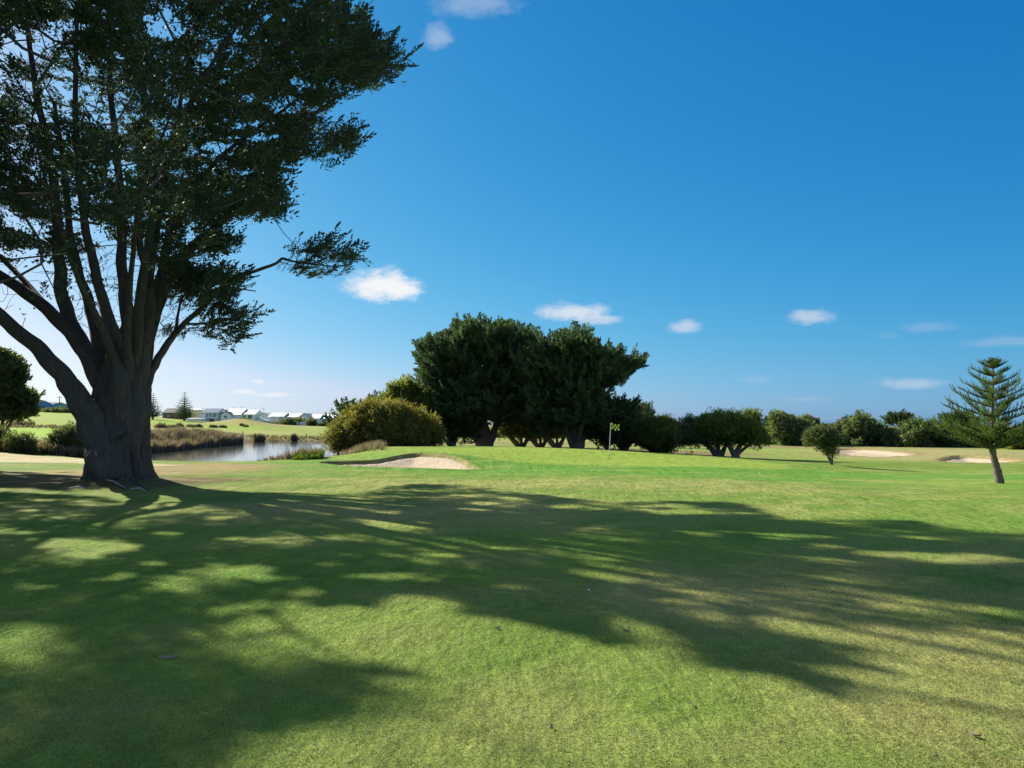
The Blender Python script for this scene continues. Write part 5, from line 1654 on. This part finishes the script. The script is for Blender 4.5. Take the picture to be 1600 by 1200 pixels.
def gable_house(label, px0, px1, py_eave, py_ridge, py_base, Y, depth, wall='white', roof='roof', ridge='x', wins=(), balcony=None, name='terrace_house', group='white houses beyond the far fairway', chimney=None, open_=None):
    """front wall faces the camera at distance Y; wins in photo pixels (x0,x1,y0,y1)"""
    x0, x1 = xat(px0, Y), xat(px1, Y)
    ze, zr, zb = at(0, py_eave, Y)[2], at(0, py_ridge, Y)[2], at(0, py_base, Y)[2] - .6
    root = empty(name, ((x0 + x1) / 2, Y + depth / 2, zb), label, 'house', group)
    mb = MB()
    if ridge == 'x':       # roof slopes to the camera
        mb.prism_x([(Y, zb), (Y + depth, zb), (Y + depth, ze), (Y + depth / 2, zr - .1), (Y, ze)], x0, x1)
    else:                  # gable faces the camera
        mb.prism([(x0, zb), (x1, zb), (x1, ze), ((x0 + x1) / 2, zr - .1), (x0, ze)], Y, Y + depth)
    mb.build('wall', M[wall], root)
    t, ov = .16, .35
    if ridge == 'x':
        for s in (0, 1):
            ya, yb = (Y - ov, Y + depth / 2) if s == 0 else (Y + depth / 2, Y + depth + ov)
            za, zb_ = (ze - .1, zr) if s == 0 else (zr, ze - .1)
            mb = MB(); mb.prism_x([(ya, za), (yb, zb_), (yb, zb_ + t), (ya, za + t)], x0 - .2, x1 + .2); mb.build('roof', M[roof], root)
    else:
        xm = (x0 + x1) / 2
        for (xa, za, xb, zb_) in ((x0 - ov, ze - .1, xm, zr), (xm, zr, x1 + ov, ze - .1)):
            mb = MB(); mb.prism([(xa, za), (xb, zb_), (xb, zb_ + t), (xa, za + t)], Y - .3, Y + depth + .3); mb.build('roof', M[roof], root)
    for (a, b, c, d) in wins:
        window(root, xat(a, Y), xat(b, Y), at(0, d, Y)[2], at(0, c, Y)[2], Y - .03)
    if open_:
        for (a, b, c, d) in open_:
            box_part(root, 'door', xat(a, Y), xat(b, Y), Y - .06, Y + .02, at(0, d, Y)[2], at(0, c, Y)[2], 'trimblue')
    if balcony:
        a, b, c = balcony
        zc = at(0, c, Y)[2]
        bal = box_part(root, 'balcony', xat(a, Y), xat(b, Y), Y - 1.4, Y - .01, zc - .15, zc, 'white')
        mb = MB(); mb.box(xat(a, Y), xat(b, Y), Y - 1.4, Y - 1.32, zc + .9, zc + 1.0)
        for q in np.linspace(xat(a, Y), xat(b, Y) - .08, 5):
            mb.box(q, q + .08, Y - 1.4, Y - 1.32, zc + .002, zc + .9)
        r = mb.build('railing', M['white'], None); r.parent = bal; r.location = (0, 0, 0)
        for q in (xat(a, Y) + .1, xat(b, Y) - .3):
            mb = MB(); mb.box(q, q + .2, Y - 1.38, Y - 1.18, zb, zc - .152); mb.build('post', M['white'], root)
    if chimney:
        a, b, c = chimney
        box_part(root, 'chimney', xat(a, Y), xat(b, Y), Y + depth * .4, Y + depth * .4 + 1, zr - 1.5, at(0, c, Y + depth * .4)[2], 'cream')
    return root


gable_house('long low white garage wing left of the balcony house', 293, 320, 655, 653.5, 663, 296, 7, wins=((316, 319, 656, 662),), open_=None)
gable_house('white balcony house with blue grey roof behind the low garage', 316, 342, 645, 638.5, 664, 300, 9, roof='trimblue', wins=((322, 327, 646.5, 651.5), (327.5, 332, 646.5, 651.5), (333, 340, 646.5, 651.5)), balcony=(320, 341, 653), open_=((321, 326, 655, 662), (328.5, 336, 655, 662.5)))
gable_house('cream lit wall wing behind the balcony house', 306, 317, 641, 639, 660, 306, 10, wall='cream', roof='roof_white')
gable_house('narrow white link house between balcony house and gabled house', 341, 348, 647, 644, 664, 301, 8, wins=((344.5, 346.5, 648, 653),), open_=((344, 346.5, 656, 662),))
gable_house('white gabled house front with two stacked windows', 346, 361, 648, 643, 664, 299, 6, ridge='y', roof='trimblue', wins=((351, 356, 649, 653), (351, 356, 658, 661)))
gable_house('white house under the big pale skillion roof behind the gabled front', 352, 377, 648, 639, 664, 302, 12, wins=((360.5, 364, 648.5, 651), (360, 365, 652.5, 655)), open_=((360, 363, 657.5, 662),), balcony=(360, 371, 656))
gable_house('cream flat topped block peeping behind the balcony house roof', 339, 353, 641, 640, 655, 320, 8, wall='cream', roof='roof_dark', wins=((345, 350, 642, 645),))
gable_house('white house with wide pale roof and big upstairs window, right of the gabled house', 377, 399, 647.5, 641, 663, 303, 10, wins=((381, 385, 649, 655), (388.5, 395, 648.5, 654)), open_=((380, 384, 657, 662),))
gable_house('blue grey shadowed house behind the outbuilding', 398, 408, 650, 647, 662, 325, 8, wall='trimblue', roof='roof')
gable_house('small white outbuilding with gable roof in front of the terraces', 397, 416, 658, 653.5, 664.5, 288, 5, ridge='y', roof='roof_white')
gable_house('white end terrace with bright gable end left of the terrace row', 405, 421, 650, 645.5, 664, 300, 9, ridge='y', roof='roof_white', wins=((412, 414.5, 651, 655),))
gable_house('white two storey terrace with long balcony', 420, 444, 651, 645.5, 667, 298, 10, roof='roof_white', wins=((424, 428, 652, 654.5), (428.5, 432, 652, 654.5), (434.5, 438, 652, 655), (438.5, 443, 652, 655)), balcony=(421, 444, 656), open_=((424, 431, 659.5, 665), (434, 441, 659.5, 665)))
gable_house('white terrace with two dark upstairs windows behind the round garden tree', 444, 467.5, 652, 646.5, 667, 299, 10, roof='roof_white', wins=((448, 452, 652.8, 655.5), (455, 458, 652.8, 655.5), (460.5, 463, 653, 655)))
gable_house('white gable fronted terrace with one dark square window', 466, 486, 653, 646, 667, 300, 10, ridge='y', roof='roof', wins=((473.5, 478, 653.5, 657.5),))
gable_house('pale roofed terrace second from the right end', 485, 500, 654, 647.5, 668, 303, 10, wins=((488, 491, 655, 658), (494, 497, 655, 658)))
gable_house('pale roofed terrace third from the golden shrub', 499.5, 510, 654.5, 648, 668, 304, 10, wins=((504, 507, 655, 657.5),))
gable_house('last white terrace beside the golden shrub', 509.5, 524, 655, 648.5, 668, 305, 10, wins=((513, 516, 655.5, 658),))
gable_house('small white garden shed with curved pale roof by the terraces', 473, 484, 664, 661.5, 668, 283, 3, ridge='y', roof='roof_white', group=None, name='garden_shed')
gable_house('brown house with dark roof between the two far pines', 255, 281, 645, 638, 658, 330, 10, wall='brownwall', roof='roof_dark', group='brown houses behind the far pines', wins=((262, 266, 648, 651),))
gable_house('brown house with dark roof just right of the second far pine', 282, 303, 644, 639, 658, 332, 10, wall='brownwall', roof='roof_dark', group='brown houses behind the far pines', wins=((297, 300, 647, 650),))
gable_house('white walled lit house right behind the second far pine', 300, 311, 641, 638, 658, 310, 8, wall='cream', roof='roof_white', group=None)
for (px, py, Y, lab) in [(365.5, 636.5, 306, 'left roof antenna on the pale skillion roof'), (379, 635.5, 306, 'right roof antenna above the wide pale roof'), (412.5, 637, 306, 'tall thin antenna mast above the bright gable end')]:
    zt = at(px, py, Y)[2]; x = xat(px, Y)
    mb = MB(); mb.tube([(x, Y, zt - 2.8), (x, Y, zt)], [.05, .04], 6)
    for d in (0, .35, .7):
        mb.box(x - .8 + d * .3, x + .8 - d * .3, Y - .03, Y + .03, zt - d - .05, zt - d)
    tag(mb.build('antenna', M['grey']), lab, 'antenna', 'roof antennas')


# warehouses at the far left
def shed(label, px0, px1, py_base, tops, Y, mat, door=None):
    x0, x1 = xat(px0, Y), xat(px1, Y)
    zb = at(0, py_base, Y)[2] - 1.0
    root = empty('warehouse', ((x0 + x1) / 2, Y + 10, zb), label, 'warehouse', 'coloured sheds at the far left')
    tp = [(xat(a, Y), at(0, b, Y)[2]) for a, b in tops]
    mb = MB(); mb.prism([(tp[0][0], zb)] + [(tp[-1][0], zb)] + tp[::-1], Y, Y + 20); mb.build('wall', M[mat], root)
    for (a, b) in zip(tp[:-1], tp[1:]):
        mb = MB(); mb.prism([(a[0], a[1] + .02), (b[0], b[1] + .02), (b[0], b[1] + .3), (a[0], a[1] + .3)], Y - .4, Y + 20.4); mb.build('roof', M['roof_white'], root)
    if door:
        a, b, c = door
        box_part(root, 'door', xat(a, Y), xat(b, Y), Y - .1, Y + .05, zb, at(0, c, Y)[2], 'glass')


shed('grey shed left of the blue curved shed', 48, 61, 641, [(48, 630), (54, 627.5), (61, 627)], 345, 'grey', (55, 59, 634))
shed('bright blue shed with curved roofline', 61, 84, 641, [(61, 625), (66, 625.6), (72, 627), (78, 629.5), (84, 633)], 340, 'blue', (64, 71, 634))
shed('teal shed right of the blue one', 84, 104, 641, [(84, 633), (92, 630.2), (98, 629.8), (104, 632)], 341, 'teal', (94.5, 101, 635))
shed('blue shed seen between the trunk limbs', 104, 150, 642, [(104, 633), (125, 630), (140, 629.5), (150, 632)], 343, 'blue', (108, 116, 636))
x0, x1 = xat(38, 325), xat(152, 325)
mb = MB(); mb.box(x0, x1, 325, 325.4, at(0, 645, 325)[2], at(0, 638.8, 325)[2])
tag(mb.build('boundary_wall', M['white']), 'long low white wall in front of the coloured sheds', 'wall')
for (px, lab) in [(53.5, 'power pole in front of the grey shed'), (94, 'power pole in front of the teal shed')]:
    x = xat(px, 315); zb = G(x, 315); zt = at(0, 619, 315)[2]
    r = empty('power_pole', (x, 315, zb), lab, 'pole', 'power poles by the sheds')
    mb = MB(); mb.tube([(x, 315, zb - .2), (x, 315, zt)], [.2, .15], 8); mb.build('post', M['post'], r)
    mb = MB(); mb.box(x - 1.2, x + 1.2, 314.84, 314.98, zt - .5, zt - .35); mb.build('crossarm', M['post'], r)

# ------------------------------------------------------------------ golf flag
fy = 43.5
fx = xat(951, fy)
fz = G(fx, fy)
flag = empty('golf_flag', (fx, fy, fz), 'checkered yellow and black golf flag on a white pin in the green', 'flag')
ft = at(954.3, 661, fy)
lean = (ft[0] - fx)
mb = MB(); mb.tube([(fx, fy, fz + .25), (fx + lean * .5, fy, (fz + ft[2]) / 2 + .12), (ft[0], fy, ft[2])], [.022, .02, .016], 8); mb.build('pole', M['pole'], flag)
mb = MB(); mb.tube([(fx - .002, fy, fz - .05), (fx, fy, fz + .25)], [.014, .014], 8); mb.build('pole_foot', M['black'], flag)
# cup
mb = MB(); mb.tube([(fx, fy, fz - .1), (fx, fy, fz + .006)], [.055, .055], 16, cap=False); mb.build('cup_rim', M['black'], flag)
# cloth: 5 x 3 checks, each a panel of its own; waving and drooping a little
W_, H_ = .50, .34
for a in range(5):
    for b in range(3):
        mb = MB()
        n = 3
        V = []
        for s in (0, .004):
            for i in range(n + 1):
                for j in range(2):
                    u = (a + i / n) / 5; v = (b + j) / 3
                    x = ft[0] + .012 + u * W_ * .96
                    y = fy + .05 * math.sin(u * 7) + s
                    z = ft[2] - .005 - v * H_ - u * .10 + .025 * math.sin(u * 7 + 1)
                    V.append((x, y, z))
        F = []
        m = 2 * (n + 1)
        for i in range(n):
            F.append((2 * i, 2 * i + 1, 2 * i + 3, 2 * i + 2)); F.append((m + 2 * i, m + 2 * i + 2, m + 2 * i + 3, m + 2 * i + 1))
        mb.add(V, F)
        mb.build('check_panel', M['black'] if (a + b) % 2 else M['flagyellow'], flag)

# ------------------------------------------------------------------ posts, ball, litter on the grass
for (px, pyt, pyb, w, mat_, lab) in [(530, 703, 713, 2.2, 'black', 'short black marker post by the bunker'), (543, 700, 708, 1.6, 'red', 'red hazard stake right of the black post'), (562, 691, 700, 1.6, 'red', 'thin red hazard stake against the golden shrub'), (11, 690, 706, 3.2, 'red', 'dull red wooden post at the left edge by the track')]:
    Y = {530: 44, 543: 50, 562: 57, 11: 42.5}[px]
    x = xat(px, Y); z0 = G(x, Y); z1 = max(at(px, pyt, Y)[2], z0 + .3)
    w_ = w * Y / FPX / 2
    mb = MB(); mb.box(x - w_, x + w_, Y - w_, Y + w_, z0 - .15, z1); mb.box(x - w_ * .7, x + w_ * .7, Y - w_ * .7, Y + w_ * .7, z1, z1 + w_ * .5)
    tag(mb.build('marker_post', M[mat_]), lab, 'post')
for (px, pyt, Y, lab) in [(381, 675, 128, 'thin dark stake behind the reed bed on the far bank'), (480, 679, 126, 'thin stake at the far right pond bank'), (780, 668, 120, 'thin pale post far behind the middle trees')]:
    x = xat(px, Y); z0 = G(x, Y)
    mb = MB(); mb.tube([(x, Y, z0 - .1), (x, Y, z0 + .6), (x, Y, at(px, pyt, Y)[2] + .2)], [.06, .06, .05], 6)
    tag(mb.build('stake', M['post']), lab, 'stake')


def ground_pt(px, py, z=0.0):
    Y = 1.6 * FPX / max(py - HOR, 5)
    for _ in range(12):
        x = xat(px, Y)
        Y = (EYE - G(x, Y)) / (-(pix_dir(px, py)[2] / pix_dir(px, py)[1]))
    x = xat(px, Y)
    return x, Y, G(x, Y)


import bmesh
for (px, py, lab) in [(1185, 739, 'white golf ball on the apron right of the flag'), (918, 924, 'tiny white pebble in the shade on the near lawn')]:
    x, Y, z = ground_pt(px, py)
    bm = bmesh.new(); bmesh.ops.create_icosphere(bm, subdivisions=3, radius=.011 if py > 800 else .03)
    me = bpy.data.meshes.new('golf_ball'); bm.to_mesh(me); bm.free()
    o = link('golf_ball' if py < 800 else 'pebble', me, mat=M['pole']); o.location = (x, Y, z + .013); tag(o, lab, 'golf ball' if py < 800 else 'pebble')
# rake in the bunker
x, Y, z = ground_pt(543, 727)
r = empty('bunker_rake', (x, Y, z), 'pale rake lying in the shaded left end of the near bunker', 'rake')
z = float(sand_z(np.array([[x]]), np.array([[Y]]), *BUNKERS[0])[0, 0]) + .06
mb = MB(); mb.tube([(x - .1, Y - .1, z + .03), (x + .55, Y - .5, z + .04)], [.022, .022], 6); mb.build('handle', M['pole'], r)
mb = MB(); mb.box(x - .3, x + .1, Y - .14, Y - .08, z - .03, z + .05); mb.build('head', M['pole'], r)
for (px, py, qx, qy, lab) in [(160, 757, 200, 764, 'pale fallen stick lying against the foot of the big trunk'), (208, 760, 232, 768, 'thin fallen stick right of the first one by the big trunk'), (112, 765, 140, 760, 'short fallen stick on the litter left of the big trunk')]:
    a, b = np.array(ground_pt(px, py)), np.array(ground_pt(qx, qy))
    mb = MB(); mb.tube([a + [0, 0, .03], (a + b) / 2 + [.05, 0, .07], b + [0, 0, .025]], [.022, .028, .012], 6); tag(mb.build('fallen_stick', M['deadwood']), lab, 'stick')
# flake of bark and small debris
def flake(px, py, L, W, a, mat_, name, lab, cat, curl=.005):
    x, Y, z = ground_pt(px, py)
    V, F = [], []
    n = 7
    rs = np.random.RandomState(int(px))
    for i in range(n):
        t = i / (n - 1) - .5
        w = W * (1 - (2 * abs(t)) ** 2.2) * .5 * rs.uniform(.75, 1.1) + .003
        for s in (-1, 1):
            V.append((x + math.cos(a) * t * L - math.sin(a) * s * w, Y + math.sin(a) * t * L + math.cos(a) * s * w, z + .016 + curl * (t * 2) ** 2 + .004 * s))
    m = len(V)
    V += [(p[0], p[1], p[2] - .006) for p in V]
    for i in range(n - 1):
        F += [(2 * i, 2 * i + 2, 2 * i + 3, 2 * i + 1), (m + 2 * i, m + 2 * i + 1, m + 2 * i + 3, m + 2 * i + 2), (2 * i, m + 2 * i, m + 2 * i + 2, 2 * i + 2), (2 * i + 1, 2 * i + 3, m + 2 * i + 3, m + 2 * i + 1)]
    mb = MB(); mb.add(V, F)
    tag(mb.build(name, M[mat_]), lab, cat)


flake(274, 1030, .12, .03, .35, 'flake', 'bark_flake', 'pale curled flake of bark on the shaded lawn at lower left', 'bark')
flake(778, 984, .05, .03, .9, 'post', 'dead_leaf', 'tiny dark dead leaf at the edge of the shade', 'leaf')
flake(976, 988, .045, .02, .2, 'post', 'dead_leaf', 'tiny dark leaf near the middle shadow finger', 'leaf')
flake(860, 1140, .03, .014, 1.2, 'flake', 'dead_leaf', 'tiny pale leaf on the sunny lawn at bottom', 'leaf')
flake(1505, 1152, .06, .03, 2.2, 'flake', 'dead_leaf', 'small tan leaf on the dry grass at lower right', 'leaf')
for i in range(46):
    pass
P = np.stack([RNG.uniform(-7, 7, 260), RNG.uniform(3, 14, 260)], 1)
V, F = [], []
for i, (x, y) in enumerate(P):
    a = RNG.uniform(0, 6.28); L = RNG.uniform(.01, .028); w = L * .4
    c, s = math.cos(a), math.sin(a)
    z = 0.012
    b = len(V)
    V += [(x - c * L, y - s * L, z), (x + s * w, y - c * w, z + .006), (x + c * L, y + s * L, z + .008), (x - s * w, y + c * w, z + .004)]
    F.append((b, b + 1, b + 2, b + 3))
V = np.array(V); V[:, 2] += ground(V[:, 0].copy(), V[:, 1].copy())
tag(link('leaf_litter', raw_mesh('leaf_litter', V, np.array(F), 4), mat=M['post']), 'scattered specks of cypress litter on the near lawn', 'litter', kind='stuff')

# ------------------------------------------------------------------ mown grass blades close to the camera
def mown():
    n = 290000
    y = 2.6 + (11.5 - 2.6) * RNG.random(n) ** 1.5
    x = (RNG.random(n) * 2 - 1) * (y * .72 + .5)
    keep = RNG.random(n) < (1 - sstep(y, 8, 11.5) * .9)
    x, y = x[keep], y[keep]; n = len(x)
    z = ground(x.copy(), y.copy())
    colr = turf_colour(x, y)
    colr = colr * RNG.uniform(.6, 1.6, (n, 1)) * np.array([1.05, 1.0, .9])
    straw = RNG.random(n) < .10
    colr[straw] = np.array([.36, .31, .17]) * RNG.uniform(.7, 1.1, (straw.sum(), 1))
    tuft = fbm(x * 6, y * 6, 88, 2)
    rough = sstep(x - .28 * (y - 4), .9, 2.8)
    h = (.008 + .012 * tuft + .010 * rough * tuft) * RNG.uniform(.6, 1.3, n)
    a = RNG.uniform(0, 6.28, n)
    ln = RNG.normal(0, .9, n) * h
    w = RNG.uniform(.0012, .0026, n) * (1 + y * .06)
    P = np.stack([x, y, z - .002], 1)
    wv = np.stack([np.cos(a), np.sin(a), 0 * a], 1) * w[:, None]
    tip = P + np.stack([-np.sin(a) * ln, np.cos(a) * ln, h], 1)
    V = np.stack([P - wv, P + wv, tip], 1).reshape(-1, 3)
    cc = np.repeat(colr, 3, 0)
    m, nn, l, out = new_mat('grass_blade')
    at_ = nn.new('ShaderNodeAttribute'); at_.attribute_name = 'colour'
    b = nn.new('ShaderNodeBsdfPrincipled'); b.inputs['Roughness'].default_value = .55; b.inputs['Specular IOR Level'].default_value = .2
    t = nn.new('ShaderNodeBsdfTranslucent'); ms = nn.new('ShaderNodeMixShader'); ms.inputs[0].default_value = .35
    l.new(at_.outputs['Color'], b.inputs['Base Color']); l.new(at_.outputs['Color'], t.inputs['Color'])
    l.new(b.outputs[0], ms.inputs[1]); l.new(t.outputs[0], ms.inputs[2]); l.new(ms.outputs[0], out.inputs['Surface'])
    o = link('mown_grass', raw_mesh('mown_grass', V, np.arange(len(V)).reshape(-1, 3), 3, colors=cc), mat=m)
    tag(o, 'closely mown green lawn grass in the foreground', 'grass', kind='stuff')


mown()
print('total tris ~', sum(sum(len(p.vertices) - 2 for p in o.data.polygons) if len(o.data.polygons) < 3000 else len(o.data.polygons) for o in sc.objects if o.type == 'MESH'))
